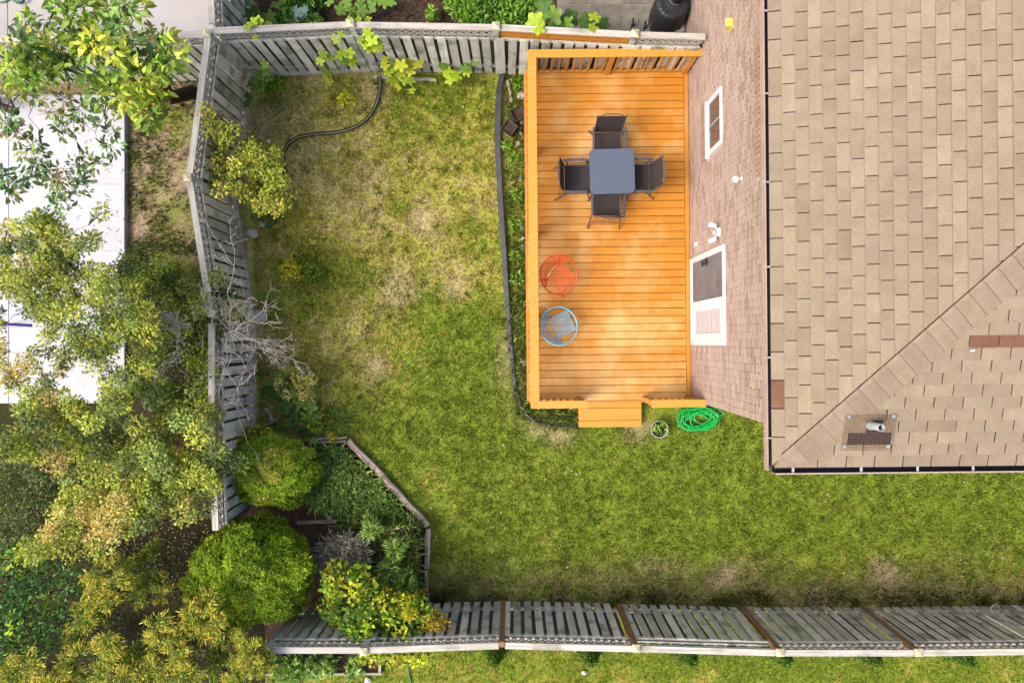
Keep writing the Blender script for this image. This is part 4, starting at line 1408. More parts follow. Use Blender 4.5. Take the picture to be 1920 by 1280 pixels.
stone(494, 420, .07, 'white stone inside the end of the curved edging', .6, None)
stone(474, 437, .10, 'pale block at the foot of the left fence above the twigs', .5, None)

# ---- beyond the top fence: barrel, boxes, stand-in uprights, pot
o = P(1255, 22, .5)
br = thing('rain_barrel', 'black ribbed rain barrel beside the brick wall at the top edge', 'barrel', (o.x, o.y, 0))
m = MB()
prof = [(0, 0), (.27, 0), (.30, .05), (.325, .3), (.325, .5), (.30, .72), (.27, .78), (.22, .80), (.2, .79), (.12, .805), (.0, .805)]
m.lathe(prof, 36, T(o.x, o.y, .04)); m.obj('body', black_plastic, br, smooth=True)
for k_ in range(20):
    a = k_ * .314
    m = MB(); m.box((.245, 0, .835), (.04, .03, .012), T(o.x, o.y, 0) @ Matrix.Rotation(a, 4, 'Z')); m.obj('rib', black_plastic, br)
m = MB(); m.lathe([(.12, .0), (.125, .32), (.135, .33), (.135, .36), (.115, .36), (.11, .05), (0, .05)], 28, T(o.x + .04, o.y + .06, .845)); m.obj('neck', black_plastic, br, smooth=True)
m = MB(); m.lathe([(.128, .0), (.131, .012), (.128, .024)], 28, T(o.x + .04, o.y + .06, .87)); m.obj('band', pipe_mat, br, smooth=True)
o = P(1270, 52, .35)
bx = thing('carton', 'small pale carton with a blue dot standing by the rain barrel', 'carton', (o.x, o.y, .04))
m = MB(); m.box((o.x, o.y, .22), (.26, .16, .3)); m.obj('box', M('carton', alb(190, 184, 178), alb(160, 154, 148)), bx, bevel=.004)
m = MB(); m.disc((o.x + .02, o.y - .02, .373), .035, 16); m.obj('blue_dot', M('blue_print', alb(52, 58, 130), alb(44, 50, 116)), bx)
for px, py, hgt, lab in ((1190, 40, .95, 'taller black upright of guessed form behind the top fence'), (1213, 45, .8, 'shorter black upright of guessed form behind the top fence')):
    o = P(px, py, hgt)
    sk = thing('black_upright', lab, 'upright', (o.x, o.y, .04), 'black uprights behind the top fence')  # stand-in of guessed form for a black thing taken for bicycle handlebars
    m = MB(); m.tube([(o.x + .03, o.y - .04, .04), (o.x, o.y, hgt * .6), (o.x - .02, o.y + .05, hgt)], .014, 8); m.obj('shaft', black_plastic, sk)
    m = MB(); m.box((o.x, o.y, hgt * .86), (.07, .05, .08)); m.obj('clamp', black_plastic, sk, bevel=.006)
    m = MB(); m.tube([(o.x, o.y, hgt * .85), (o.x + .07, o.y - .02, hgt * .9), (o.x + .08, o.y + .05, hgt * .95)], .01, 6); m.obj('lever', black_plastic, sk)
o = P(580, 26, .2)
tp = thing('black_tub', 'black round tub behind the blue-green kale plant', 'tub', (o.x, o.y, 0))
m = MB(); m.lathe([(0, 0), (.15, 0), (.18, .2), (.19, .2), (.19, .22), (.17, .22), (.15, .12), (0, .12)], 24, T(o.x, o.y, 0)); m.obj('shell', black_plastic, tp)

# ---- hoses and bits
m = MB(); m.tube(smooth_path([P(766, 1225, .02), P(765, 1250, .02), P(770, 1275, .02), P(780, 1310, .02)]), .014, 8)
h2 = thing('garden_hose', 'thin dark green hose running off the bottom edge', 'hose', P(766, 1250)); m.obj('tube', hose_dark, h2, smooth=True)
c0 = P(38, -4, .08)
m = MB(); m.tube([(c0.x + (.13 + .02 * math.sin(k_)) * math.cos(k_ * .35), c0.y + .12 * math.sin(k_ * .35), c0.z + .002 * k_) for k_ in range(40)], .014, 8)
h3 = thing('garden_hose', 'coil of green hose on grey concrete in the top left corner', 'hose', (c0.x, c0.y, .05)); m.obj('tube', hose_dark, h3, smooth=True)
c0 = P(-2, 0, .08)
m = MB(); m.tube([(c0.x + .2 * math.cos(k_ * .3), c0.y + .1 * math.sin(k_ * .3) + .05, c0.z) for k_ in range(24)], .014, 8)
m.obj('tube', hose_dark, h3, smooth=True)
m = MB(); m.tube(smooth_path([P(1865, 1154, .55), P(1858, 1142, .5), P(1862, 1134, .48), P(1870, 1133, .46), P(1875, 1140, .44), P(1874, 1148, .4)]), .01, 6)
cb = thing('cable_loop', 'loop of pale cable hanging on the bottom fence at right', 'cable', P(1866, 1150, .4)); m.obj('cord', M('cable', alb(206, 196, 160), alb(186, 176, 140)), cb, smooth=True)
m = MB(); m.tube([P(0, 607, .75), P(60, 610, .6)], .025, 8)
bp_ = thing('blue_pole', 'dark blue pole lying over the white pad at the left edge', 'pole', P(10, 608, .3)); m.obj('shaft', M('blue_paint', alb(64, 60, 150), alb(52, 48, 130)), bp_)
m = MB(); m.tube([P(20, 608, .7), P(20, 608, .12)], .02, 8); m.obj('leg', black_plastic, bp_)


def scrap(px, py, s, lab, z=.03):
    o = P(px, py, z)
    m = MB()
    r_ = random.Random(px)
    ring = [(o.x + s * r_.uniform(.6, 1.1) * math.cos(a), o.y + s * r_.uniform(.6, 1.1) * math.sin(a), z + r_.uniform(0, .03)) for a in np.linspace(0, 6.28, 8)[:-1]]
    m.add(ring + [(o.x, o.y, z + .05)], [(i, (i + 1) % 7, 7) for i in range(7)])
    tag(m.obj('paper_scrap', paper_white, None), lab, 'litter')


scrap(1096, 1260, .055, 'crumpled white scrap on the lawn beyond the bottom fence')
scrap(618, 970, .05, 'white scrap on soil beside the split plank')
scrap(690, 1275, .07, 'flat white scrap on the lawn at the bottom edge')
scrap(504, 265, .045, 'white scrap in the corner bed near the left fence')
# tiny pale petals and clover heads on the grass
m = MB()
for _ in range(110):
    x, y = rnd.uniform(520, 1900), rnd.uniform(200, 1130)
    if in_poly(np.array([x]), np.array([y]), LAWN)[0]:
        q_ = P(x, y, .045); m.disc((0, 0, 0), rnd.uniform(.006, .014), 6, T(*q_) @ Matrix.Rotation(rnd.uniform(-.5, .5), 4, 'X'))
tag(m.obj('fallen_petals', paper_white, None), 'tiny white petals scattered over the lawn', 'petals', kind='stuff')

# ================================================================ TREES AND PLANTS
def branch_path(a, b, n=6, wob=.08, sag=.0):
    a, b = Vector(a), Vector(b)
    L = (b - a).length
    out = []
    for i in range(n + 1):
        t = i / n
        p = a.lerp(b, t)
        w = math.sin(t * math.pi) * wob * L
        p += Vector((rnd.uniform(-1, 1) * w, rnd.uniform(-1, 1) * w, math.sin(t * math.pi) * .12 * L - sag * t))
        out.append(p)
    return out


def tree(name, label, cat, base, trunk_top, clumps, leaf, cols, per, bark=None, aspect=.5, hexa=False, up=.7, r0=.09, group=None,
         flat=.55, clump_jit=.25, material=None, twig=True, along=None, droop=.25, crown='crown', hue_by_clump=True, kind=None):
    """clumps: (px, py, radius px, z, palette index or None)"""
    base = Vector(base); top = Vector(trunk_top)
    root = thing(name, label, cat, base, group)
    tk = MB()
    path = branch_path(base, top, 6, .05)
    tk.tube(path, [r0 * (1 - .45 * i / 6) for i in range(7)], 9)
    P_, S_, C_, D_ = [], [], [], []
    nodes = [(p, r0 * (1 - .45 * i / 6)) for i, p in enumerate(path[2:], 2)]
    cl = []
    for c in clumps:
        p = P(c[0], c[1], c[3]); r = c[2] * (H - c[3]) / F
        cl.append((p, r, c[4] if len(c) > 4 else None))
    br = MB()
    for p, r, ci in sorted(cl, key=lambda q: (q[0] - top).length):
        near = min(nodes, key=lambda q: (q[0] - p).length + (0.6 if q[0].z > p.z + .1 else 0))
        L = (near[0] - p).length
        rr = min(near[1] * .62, .012 + .013 * L)
        pt = branch_path(near[0], p, 5, .09)
        br.tube(pt, [rr * (1 - .72 * i / 5) + .002 for i in range(6)], 6, caps=False)
        for i, q in enumerate(pt[2:], 2): nodes.append((q, rr * (1 - .72 * i / 5) + .002))
        if twig:
            for _ in range(5):
                e = p + Vector((rnd.gauss(0, r * .6), rnd.gauss(0, r * .6), rnd.gauss(0, r * .25)))
                br.tube([pt[3], pt[4].lerp(e, .5), e], [.006, .004, .002], 4, caps=False)
        n = int(per * (r / .2) ** 1.6 * rnd.uniform(.8, 1.2)) + 4
        d = rng.normal(size=(n, 3)); d = d / np.linalg.norm(d, axis=1, keepdims=True) * (rng.random((n, 1)) ** .45)
        d *= np.array([r, r, r * flat]) * 1.12
        pos = np.array(p) + d
        dirs = d / (np.linalg.norm(d, axis=1, keepdims=True) + 1e-6) + np.array([0, 0, -.15])
        pc_ = cols[ci] if ci is not None else cols[rnd.randrange(len(cols))]
        cc = pal(pc_, n, .24) * max(.55, 1 + rnd.gauss(0, clump_jit))
        P_.append(pos); C_.append(cc); D_.append(dirs)
        S_.append(leaf * (.4 + 1.0 * rng.random(n)))
    tko = tk.obj('trunk', bark or bark_mat, root, smooth=True)
    if br.v: br.obj('branches' if False else 'limb', bark or bark_mat, root, smooth=True)
    lc = leaf_cloud(crown, np.vstack(P_), np.concatenate(S_), np.clip(np.vstack(C_), .004, .8), root, material or leaf_mat, aspect=aspect, up=up, hexa=hexa, dirs=np.vstack(D_), droop=droop)
    if kind: lc['kind'] = kind
    return root


def rest(crop, scale=4, off=(0, 0), r=(60, 110), z=(3.0, 4.0), pi=None):
    return [(x / scale + off[0], y / scale + off[1], rnd.uniform(*r) / scale, rnd.uniform(*z), pi) for x, y in crop]


# ---- A: broad-leaved tree at the upper left
A_up = [(200, 180), (250, 250), (150, 330), (80, 400), (200, 500), (100, 550), (300, 350), (60, 480), (330, 440), (450, 60), (470, 30), (520, 150), (560, 250), (600, 330), (660, 370), (600, 80), (700, 60), (850, 50), (960, 40),
        (1020, 60), (900, 150), (760, 210), (850, 240), (960, 290), (1130, 280), (1220, 320), (1290, 390), (1200, 430), (1050, 480), (1150, 540), (1230, 500), (950, 420), (980, 470), (720, 580), (820, 640), (950, 620), (1040, 580),
        (1000, 700), (1100, 700), (1180, 660), (1180, 760), (1080, 800), (980, 790), (900, 730), (760, 700), (1200, 850), (1120, 870), (640, 520), (450, 500), (380, 540), (280, 600), (180, 620), (240, 400), (500, 420), (420, 380), (700, 320), (860, 380)]
A_low = [(60, 650), (280, 640), (250, 720), (500, 750), (380, 820), (470, 880), (640, 830), (820, 800), (80, 900), (40, 960), (120, 1000), (250, 1060), (200, 1150), (330, 1180), (480, 950), (640, 920), (830, 980), (840, 1110), (650, 1180), (720, 1230), (560, 1250),
         (280, 1250), (80, 1360), (220, 1340), (430, 1360), (440, 1460), (460, 1530), (570, 1340), (600, 1400), (90, 1450), (360, 1300), (30, 1320)]
GA = [[(140, 166, 56), (120, 148, 48), (166, 186, 70), (98, 128, 42)], [(104, 136, 46), (88, 120, 44), (124, 152, 60)], [(176, 190, 60), (160, 176, 50), (196, 200, 70)], [(118, 148, 70), (140, 164, 92), (96, 128, 62)]]
GL = [[(96, 130, 66), (80, 112, 60), (120, 150, 84), (70, 98, 62)], [(132, 152, 70), (112, 138, 60), (150, 160, 80)], [(150, 132, 96), (130, 140, 80), (160, 150, 104)]]
tb_ = P(372, 176, .2)
rootA = tree('broadleaf_tree', 'large-leaved green tree over the fence at the upper left', 'tree', (tb_.x, tb_.y, -.02), P(250, 190, 2.6),
             rest(A_up, r=(70, 112), z=(2.9, 4.0)), .125, GA, 58, bark=bark_dark, aspect=.46, hexa=True, up=.9, r0=.13)
tree('broadleaf_tree', 'sparse dark-leaved tree with bare limbs over the white pad', 'tree', P(-20, 190, 0), P(30, 210, 2.4),
     rest(A_low, r=(48, 92), z=(2.4, 3.4)), .095, GL, 58, bark=bark_dark, aspect=.5, hexa=True, up=.8, r0=.1)


def fill(poly, n, r, z, gaps=(), pi=None, mind=8):
    xs = [p[0] for p in poly]; ys = [p[1] for p in poly]
    out = []; tries = 0
    while len(out) < n and tries < n * 60:
        tries += 1
        x, y = rnd.uniform(min(xs), max(xs)), rnd.uniform(min(ys), max(ys))
        if not in_poly(np.array([x]), np.array([y]), poly)[0]: continue
        if any((x - g[0]) ** 2 + (y - g[1]) ** 2 < g[2] ** 2 for g in gaps): continue
        if any((x - o[0]) ** 2 + (y - o[1]) ** 2 < mind ** 2 for o in out): continue
        out.append((x, y, rnd.uniform(*r), rnd.uniform(*z), pi(x, y) if callable(pi) else pi))
    return out


YG_ = [[(150, 158, 54), (134, 148, 48), (170, 172, 66), (112, 132, 44)], [(166, 170, 58), (150, 158, 52), (184, 180, 74), (120, 138, 46)], [(112, 130, 56), (94, 114, 50), (130, 142, 66)], [(196, 156, 84), (206, 164, 104), (170, 156, 68), (146, 148, 58)], [(92, 110, 52), (76, 94, 44), (108, 122, 60)]]
gapsB = [(200, 480, 26), (150, 420, 22), (30, 645, 30), (70, 610, 22), (160, 725, 38), (20, 750, 26), (215, 680, 16), (25, 590, 28), (85, 690, 18), (215, 590, 14), (170, 590, 12), (45, 430, 14), (110, 560, 12)]
B1 = [(-10, 430), (50, 415), (90, 400), (115, 415), (130, 440), (170, 435), (180, 395), (195, 385), (200, 410), (185, 450), (235, 480), (250, 520), (290, 600), (300, 700), (290, 760), (200, 770), (100, 770), (-10, 770)]
tree('small_leaved_tree', 'yellow-green small-leaved tree over the white pad at left', 'tree', P(246, 600, 0), P(215, 600, 2.2),
     fill(B1, 195, (11, 22), (2.3, 3.4), gapsB, lambda x, y: rnd.choice([0, 0, 1, 1, 2, 3, 4] if x < 130 else [0, 0, 1, 2, 4, 1])), .045, YG_, 300, bark=bark_mat, aspect=.62, up=1.15, r0=.09)
B2 = [(240, 500), (260, 470), (330, 480), (420, 510), (440, 560), (430, 620), (400, 650), (385, 780), (300, 780), (245, 640)]
GB2 = [[(116, 136, 34), (96, 118, 30), (140, 156, 42)], [(150, 158, 38), (170, 168, 44), (130, 146, 36)], [(74, 96, 28), (88, 108, 32), (60, 80, 26)], [(120, 130, 60), (140, 140, 70)]]
tree('leafy_shrub', 'dense green shrub between the white pad and left fence', 'shrub', P(320, 600, 0), P(325, 590, .7),
     fill(B2, 105, (14, 26), (.9, 1.9), [], lambda x, y: rnd.choice([0, 0, 1, 2, 2, 3])), .06, GB2, 200, bark=bark_dark, aspect=.42, up=1.4, r0=.05)
B3 = [(-10, 770), (120, 760), (250, 765), (400, 770), (440, 830), (450, 870), (410, 900), (395, 940), (340, 970), (300, 985), (230, 1000), (190, 1030), (100, 1045), (40, 1030), (60, 1000), (110, 960), (130, 920), (60, 880), (-10, 860)]
B3c = fill(B3, 190, (14, 25), (1.7, 2.7), [], lambda x, y: rnd.choice([3, 3, 1, 0]) if (y > 900 and x < 260) or rnd.random() < .12 else rnd.choice([0, 0, 1, 2, 2, 4]))
tree('small_leaved_tree', 'sprawling yellow-tipped tree across the left fence above the globe shrubs', 'tree', P(250, 880, 0), P(235, 880, 1.5),
     B3c, .048, YG_, 280, bark=bark_mat, aspect=.6, up=1.15, r0=.09)
# dark low growth under the trees
UG = [(-20, 840), (80, 860), (150, 930), (150, 1000), (120, 1060), (-20, 1060)]
tree('ground_shrub', 'dark low shrub under the sprawling tree at the left edge', 'shrub', P(60, 950, 0), P(55, 955, .3), fill(UG, 95, (14, 24), (.25, .9)), .05, [[(84, 110, 44), (66, 90, 36), (104, 124, 54)], [(92, 104, 52), (112, 118, 66)]], 90, bark=bark_dark, r0=.03)

# ---- dark green shrub in the lower left corner, cedars in front of it
DL = [(-20, 1040), (60, 1030), (120, 1060), (150, 1100), (130, 1160), (110, 1210), (60, 1240), (-20, 1240)]
tree('leafy_shrub', 'dark green broad-leaved shrub in the lower left corner', 'shrub', P(50, 1130, 0), P(45, 1135, .8), fill(DL, 62, (16, 28), (1.0, 2.0), [], lambda x, y: 1 if rnd.random() < .15 else 0),
     .085, [[(70, 112, 40), (54, 92, 32), (92, 134, 50), (46, 78, 30)], [(140, 160, 40), (120, 150, 44)]], 42, bark=bark_dark, aspect=.5, hexa=True, up=.75, r0=.05)


def cedar(name, label, base, top, tips, greens, tipcols, size=.075, per=60, z=(1.2, 2.4), group=None):
    """drooping juniper-like sprays: each spray a bare stem with feathery fans that turn ochre at the tip"""
    base, top = Vector(base), Vector(top)
    root = thing(name, label, 'tree', base, group)
    tk = MB(); tk.tube(branch_path(base, top, 5, .05), [.07, .06, .055, .05, .04, .03], 8)
    P_, S_, C_, D_ = [], [], [], []
    st = MB()
    for tx, ty, r, zz, gold in tips:
        tip = P(tx, ty, zz)
        s = base.lerp(top, rnd.uniform(.5, 1.0))
        pt = branch_path(s, tip, 6, .1)
        st.tube(pt, [.016, .013, .011, .009, .007, .005, .003], 5, caps=False)
        rr = r * (H - zz) / F
        for _ in range(7):
            a = rnd.uniform(0, 6.28)
            f0 = pt[-1].lerp(pt[-2], rnd.uniform(0, 1.2))
            f1 = f0 + Vector((math.cos(a) * rr, math.sin(a) * rr, rnd.uniform(-.05, .06)))
            st.tube([f0, f1], [.004, .0015], 4, caps=False)
            n = per
            t = rng.random(n) ** .7
            pos = np.array(f0)[None] + (np.array(f1) - np.array(f0))[None] * t[:, None] + rng.normal(size=(n, 3)) * np.array([rr, rr, rr * .5]) * .2
            dirs = np.repeat((np.array(f1) - np.array(f0))[None], n, 0) / rr
            cg = pal(greens, n, .16); ct = pal(tipcols, n, .14)
            w = np.clip(t * 1.2 - .35 + rng.normal(size=n) * .25, 0, 1)[:, None] * gold * .85
            P_.append(pos); D_.append(dirs); C_.append(cg * (1 - w) + ct * w); S_.append(size * (.5 + .8 * rng.random(n)))
    tk.obj('trunk', bark_mat, root, smooth=True)
    st.obj('limb', bark_mat, root, smooth=True)
    leaf_cloud('crown', np.vstack(P_), np.concatenate(S_), np.clip(np.vstack(C_), .004, .8), root, needle_mat, aspect=.22, up=.95, dirs=np.vstack(D_), droop=.1)
    return root


F1 = [(190, 1070, 26, 2.3, 1), (175, 1100, 24, 2.2, 1), (215, 1085, 22, 2.2, .9), (205, 1125, 22, 2.0, .9), (165, 1130, 18, 2.0, .8), (235, 1050, 18, 1.8, .5), (250, 1080, 18, 1.7, .3), (280, 1045, 16, 1.5, .3), (285, 1085, 18, 1.5, .3), (260, 1120, 18, 1.6, .3), (150, 1165, 22, 2.0, .6), (140, 1195, 20, 1.8, .4), (190, 1160, 20, 1.7, .2), (300, 1020, 14, 1.3, .2), (320, 1110, 16, 1.4, .8), (315, 1085, 12, 1.4, .7)]
F2 = [(45, 1245, 26, 2.4, 1), (30, 1265, 24, 2.2, .7), (60, 1270, 22, 2.2, .9), (110, 1260, 24, 2.2, .9), (105, 1285, 24, 2.2, .7), (150, 1225, 20, 2.1, 1), (140, 1245, 20, 2.0, .5), (20, 1285, 26, 2.2, .5), (75, 1290, 22, 2.1, .6), (10, 1240, 20, 2, .3)]
F3 = [(200, 1190, 20, 2.4, 1), (195, 1220, 24, 2.3, .8), (215, 1205, 18, 2.2, .9), (190, 1265, 22, 2.1, .6), (225, 1275, 26, 2.3, .9), (245, 1240, 20, 1.9, .3), (165, 1280, 22, 2.0, .4), (265, 1265, 24, 2.2, .9), (290, 1255, 26, 2.2, .8), (280, 1285, 26, 2.2, .9), (255, 1230, 16, 1.9, .6)]
F4 = [(300, 1160, 20, 2.3, .9), (295, 1185, 22, 2.2, .9), (320, 1195, 20, 2.2, 1), (330, 1225, 24, 2.3, 1), (315, 1240, 22, 2.1, .7), (345, 1270, 26, 2.2, .6), (375, 1250, 24, 2.1, .5), (270, 1220, 18, 1.8, .4), (280, 1200, 16, 1.8, .3), (350, 1240, 18, 2, .6), (330, 1285, 24, 2.0, .4)]
F5 = [(385, 1140, 20, 2.2, 1), (365, 1150, 22, 2.2, .9), (400, 1160, 20, 2.2, 1), (375, 1175, 22, 2.1, 1), (350, 1145, 16, 2.0, .9), (395, 1120, 14, 2.1, .8), (345, 1175, 18, 1.9, .4), (420, 1195, 18, 1.9, .5), (465, 1190, 18, 2.0, .7), (475, 1230, 22, 2.2, .9), (440, 1265, 22, 2.1, .7), (460, 1280, 22, 2.1, .6), (500, 1215, 18, 2.0, .8), (490, 1250, 20, 2.1, .7), (410, 1250, 20, 1.8, .3), (425, 1220, 18, 1.7, .2), (400, 1285, 22, 1.9, .3), (510, 1240, 14, 2, .8)]
CG = [(110, 130, 42), (92, 114, 36), (128, 146, 50), (74, 98, 30)]
CT_ = [(214, 184, 62), (202, 164, 54), (222, 194, 78), (176, 174, 54)]
for tips, b_, t_2, lab in ((F1, (215, 1115), (205, 1100), 'ochre-tipped conifer above the others in the lower left'), (F2, (70, 1270), (65, 1268), 'ochre-tipped conifer cut by the bottom left corner'),
                           (F3, (215, 1245), (212, 1240), 'ochre-tipped conifer at the bottom edge below the bare stems'), (F4, (310, 1235), (310, 1230), 'ochre-tipped conifer in the middle of the bottom left group'),
                           (F5, (420, 1200), (415, 1195), 'ochre-tipped conifer beside the lower globe shrub')):
    cedar('conifer', lab, P(b_[0], b_[1], 0) * Vector((1, 1, 0)).length ** 0 if False else P(b_[0], b_[1], 0), P(t_2[0], t_2[1], 1.6), tips, CG, CT_, group='ochre-tipped conifers at lower left', per=75)
# filler greenery low between the conifers
LF = [(120, 1100), (200, 1040), (300, 1020), (330, 1080), (350, 1130), (330, 1180), (440, 1230), (520, 1240), (520, 1300), (100, 1300), (120, 1220)]
tree('ground_shrub', 'dark green low growth under the ochre-tipped conifers', 'shrub', P(300, 1200, 0), P(300, 1200, .3), fill(LF, 120, (13, 22), (.3, 1.3)), .06, [[(62, 82, 28), (48, 66, 24), (80, 98, 36)], [(92, 108, 40), (72, 90, 32)]], 70, bark=bark_dark, aspect=.3, r0=.03)


# ---- globe shrubs
def globe(name, label, px, py, rx, ry, zc, hgt, n, lobes, light, dark, size=.055, seed=1):
    c = P(px, py, zc); k_ = (H - zc) / F
    RX, RY, RZ = rx * k_, ry * k_, hgt
    root = thing(name, label, 'shrub', (c.x, c.y, 0))
    r_ = np.random.default_rng(seed)
    # lobed surface
    d = unit(r_.normal(size=(n, 3))); d[:, 2] = np.where(d[:, 2] < -.35, -d[:, 2], d[:, 2])
    ld = unit(r_.normal(size=(lobes, 3))); ld[:, 2] = np.abs(ld[:, 2]) * .9; ld = unit(ld)
    dots = d @ ld.T
    o2 = np.sort(dots, 1)
    best, second = o2[:, -1], o2[:, -2]
    crease = np.clip((best - second) * 9, 0, 1)
    lump = np.argmax(dots, 1)
    lr = 1 + r_.normal(size=lobes) * .035
    bd = unit(r_.normal(size=(16, 3))); bd[:, 2] = np.abs(bd[:, 2]); bd = unit(bd)
    bdot = d @ bd.T; b2 = np.sort(bdot, 1)
    bl_r = 1 + r_.normal(size=16) * .06
    big = lambda dt, srt: (.88 + .12 * np.clip((srt[:, -1] - srt[:, -2]) * 5, 0, 1) ** .6) * bl_r[np.argmax(dt, 1)]
    rad = (.79 + .21 * crease ** .6) * lr[lump] * big(bdot, b2)
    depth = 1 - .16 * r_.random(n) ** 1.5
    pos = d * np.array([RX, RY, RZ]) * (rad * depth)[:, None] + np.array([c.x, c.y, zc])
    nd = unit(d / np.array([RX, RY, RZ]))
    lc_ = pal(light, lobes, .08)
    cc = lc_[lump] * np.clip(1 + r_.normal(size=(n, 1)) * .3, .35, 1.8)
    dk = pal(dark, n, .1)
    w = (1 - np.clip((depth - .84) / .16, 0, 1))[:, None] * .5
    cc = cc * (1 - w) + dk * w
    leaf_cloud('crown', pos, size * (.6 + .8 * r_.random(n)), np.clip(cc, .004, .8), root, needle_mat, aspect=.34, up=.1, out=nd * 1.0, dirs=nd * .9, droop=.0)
    # the woody inside, as dense dark foliage
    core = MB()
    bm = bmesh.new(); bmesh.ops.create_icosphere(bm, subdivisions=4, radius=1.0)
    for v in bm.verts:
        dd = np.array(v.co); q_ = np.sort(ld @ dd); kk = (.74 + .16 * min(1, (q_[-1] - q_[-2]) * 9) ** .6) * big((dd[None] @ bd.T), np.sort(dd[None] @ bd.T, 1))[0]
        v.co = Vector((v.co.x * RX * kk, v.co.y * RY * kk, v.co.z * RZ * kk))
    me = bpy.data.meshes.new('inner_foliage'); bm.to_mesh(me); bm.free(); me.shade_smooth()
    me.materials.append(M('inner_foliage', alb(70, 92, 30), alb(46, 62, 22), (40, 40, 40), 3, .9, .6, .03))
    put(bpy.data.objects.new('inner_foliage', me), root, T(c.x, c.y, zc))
    tk = MB(); tk.tube([(c.x, c.y, -.02), (c.x, c.y, zc)], [.07, .05], 8); tk.obj('trunk', bark_mat, root)
    return root


globe('globe_cedar', 'smaller globe-shaped evergreen shrub, yellowing on top, by the left fence', 502, 875, 101, 84, .75, .72, 38000, 80, [(128, 148, 34), (140, 156, 40), (116, 140, 30), (152, 156, 52), (110, 136, 28)], [(90, 108, 24)], seed=4)
globe('globe_cedar', 'largest round bright green evergreen shrub at the lower left', 476, 1071, 144, 122, 1.02, .95, 64000, 110, [(108, 132, 20), (98, 122, 17), (118, 140, 24), (90, 114, 17), (126, 144, 28)], [(50, 70, 12)], seed=9)

# ---- yellow-green bush hanging over the left fence
C1 = [(362, 215), (400, 205), (430, 230), (455, 265), (490, 280), (530, 290), (545, 330), (540, 380), (510, 400), (480, 390), (440, 370), (400, 350), (375, 320), (390, 270)]
GC = [[(156, 162, 52), (140, 150, 46), (172, 174, 64), (120, 136, 40)], [(180, 174, 62), (190, 180, 76), (164, 162, 52)], [(130, 146, 40), (112, 132, 34), (150, 160, 50)]]
tree('yellow_shrub', 'yellow-green leafy bush leaning over the left fence', 'shrub', P(495, 370, 0), P(480, 345, .9), fill(C1, 58, (11, 20), (.9, 2.0), [], lambda x, y: rnd.choice([0, 0, 1, 2])), .05, GC, 190, bark=bark_mat, aspect=.66, up=.85, r0=.03)
C2 = [(470, 385), (500, 370), (530, 385), (520, 410), (495, 420), (478, 410)]
tree('leafy_shrub', 'small dark green shrub inside the end of the curved edging', 'shrub', P(500, 398, 0), P(498, 396, .25), fill(C2, 10, (10, 16), (.2, .55)), .06, [[(60, 104, 30), (80, 124, 38), (48, 84, 26)]], 60, r0=.015)

# ---- bare dead shrub
dead = thing('dead_shrub', 'bare pale grey dead branches reaching across the left fence', 'dead shrub', P(430, 650, 0))
dm = MB(); dt_ = MB()
start = P(430, 640, 0)


def dead_branch(a, b, r, lvl):
    pt = branch_path(a, b, 6, .07)
    (dm if lvl == 0 else dt_).tube(pt, [r * (1 - .8 * i / 6) + .0015 for i in range(7)], 5, caps=False)
    if lvl >= 3: return
    L = (Vector(b) - Vector(a)).length
    for _ in range([8, 5, 3][lvl]):
        i = rnd.randint(1, 6)
        d = (Vector(b) - Vector(a)).normalized()
        e = pt[i] + (d * rnd.uniform(.1, .7) + Vector((rnd.gauss(0, .7), rnd.gauss(0, .7), rnd.gauss(0, .3)))) * L * rnd.uniform(.22, .42)
        dead_branch(pt[i], e, r * .6, lvl + 1)


hub = P(432, 620, 1.9)
dead_branch(start, hub, .035, 3)
for ex, ey, ez in ((575, 684, 1.9), (530, 648, 2.0), (470, 700, 2.0), (500, 600, 2.2), (440, 470, 2.3), (380, 560, 2.4), (300, 600, 2.6), (210, 540, 2.7), (190, 600, 2.7), (320, 680, 2.5), (420, 740, 2.1), (450, 790, 2.0), (160, 650, 2.6)):
    dead_branch(hub if ex > 350 else P(360, 610, 2.2), P(ex, ey, ez), .006, 0)
dm.obj('limb', twig_grey, dead, smooth=True); dt_.obj('twig_spray', twig_grey, dead, smooth=True)
dt_ob = bpy.data.objects['twig_spray']; dt_ob['kind'] = 'stuff'

# ---- large single leaves (squash, pumpkin vines)
def big_leaf_mesh(name, cols, lobes=5, seed=0):
    r_ = random.Random(seed)
    n_ = 25
    vs = [(0, 0, .0)]; cc = [alb(*cols[0])]
    for ring, fr in ((1, .5), (2, 1.0)):
        for i in range(n_):
            a = 2 * math.pi * i / n_
            rr = fr * (1.06 - .34 * (0.5 - .5 * math.cos(lobes * a)) ** 1.5 * fr + r_.uniform(-.06, .06))
            if abs(a - math.pi) < .33: rr *= .55
            vs.append((rr * math.cos(a), rr * math.sin(a), (.10 if ring == 1 else .02) + r_.uniform(-.05, .05) * fr))
            base = alb(*cols[(i * 7 + ring) % len(cols)])
            vein = 1.25 if i % 5 == 0 else (.86 if i % 5 in (2, 3) else .98)
            cc.append(tuple(x * vein for x in base))
    fs = [(0, 1 + i, 1 + (i + 1) % n_) for i in range(n_)] + [(1 + i, 1 + n_ + i, 1 + n_ + (i + 1) % n_, 1 + (i + 1) % n_) for i in range(n_)]
    me = bpy.data.meshes.new(name); me.from_pydata(vs, [], fs)
    ca = me.color_attributes.new('Col', 'FLOAT_COLOR', 'POINT')
    c4 = np.ones((len(vs), 4), np.float32); c4[:, :3] = np.array(cc); ca.data.foreach_set('color', c4.ravel())
    me.materials.append(bigleaf_mat); me.shade_smooth()
    return me


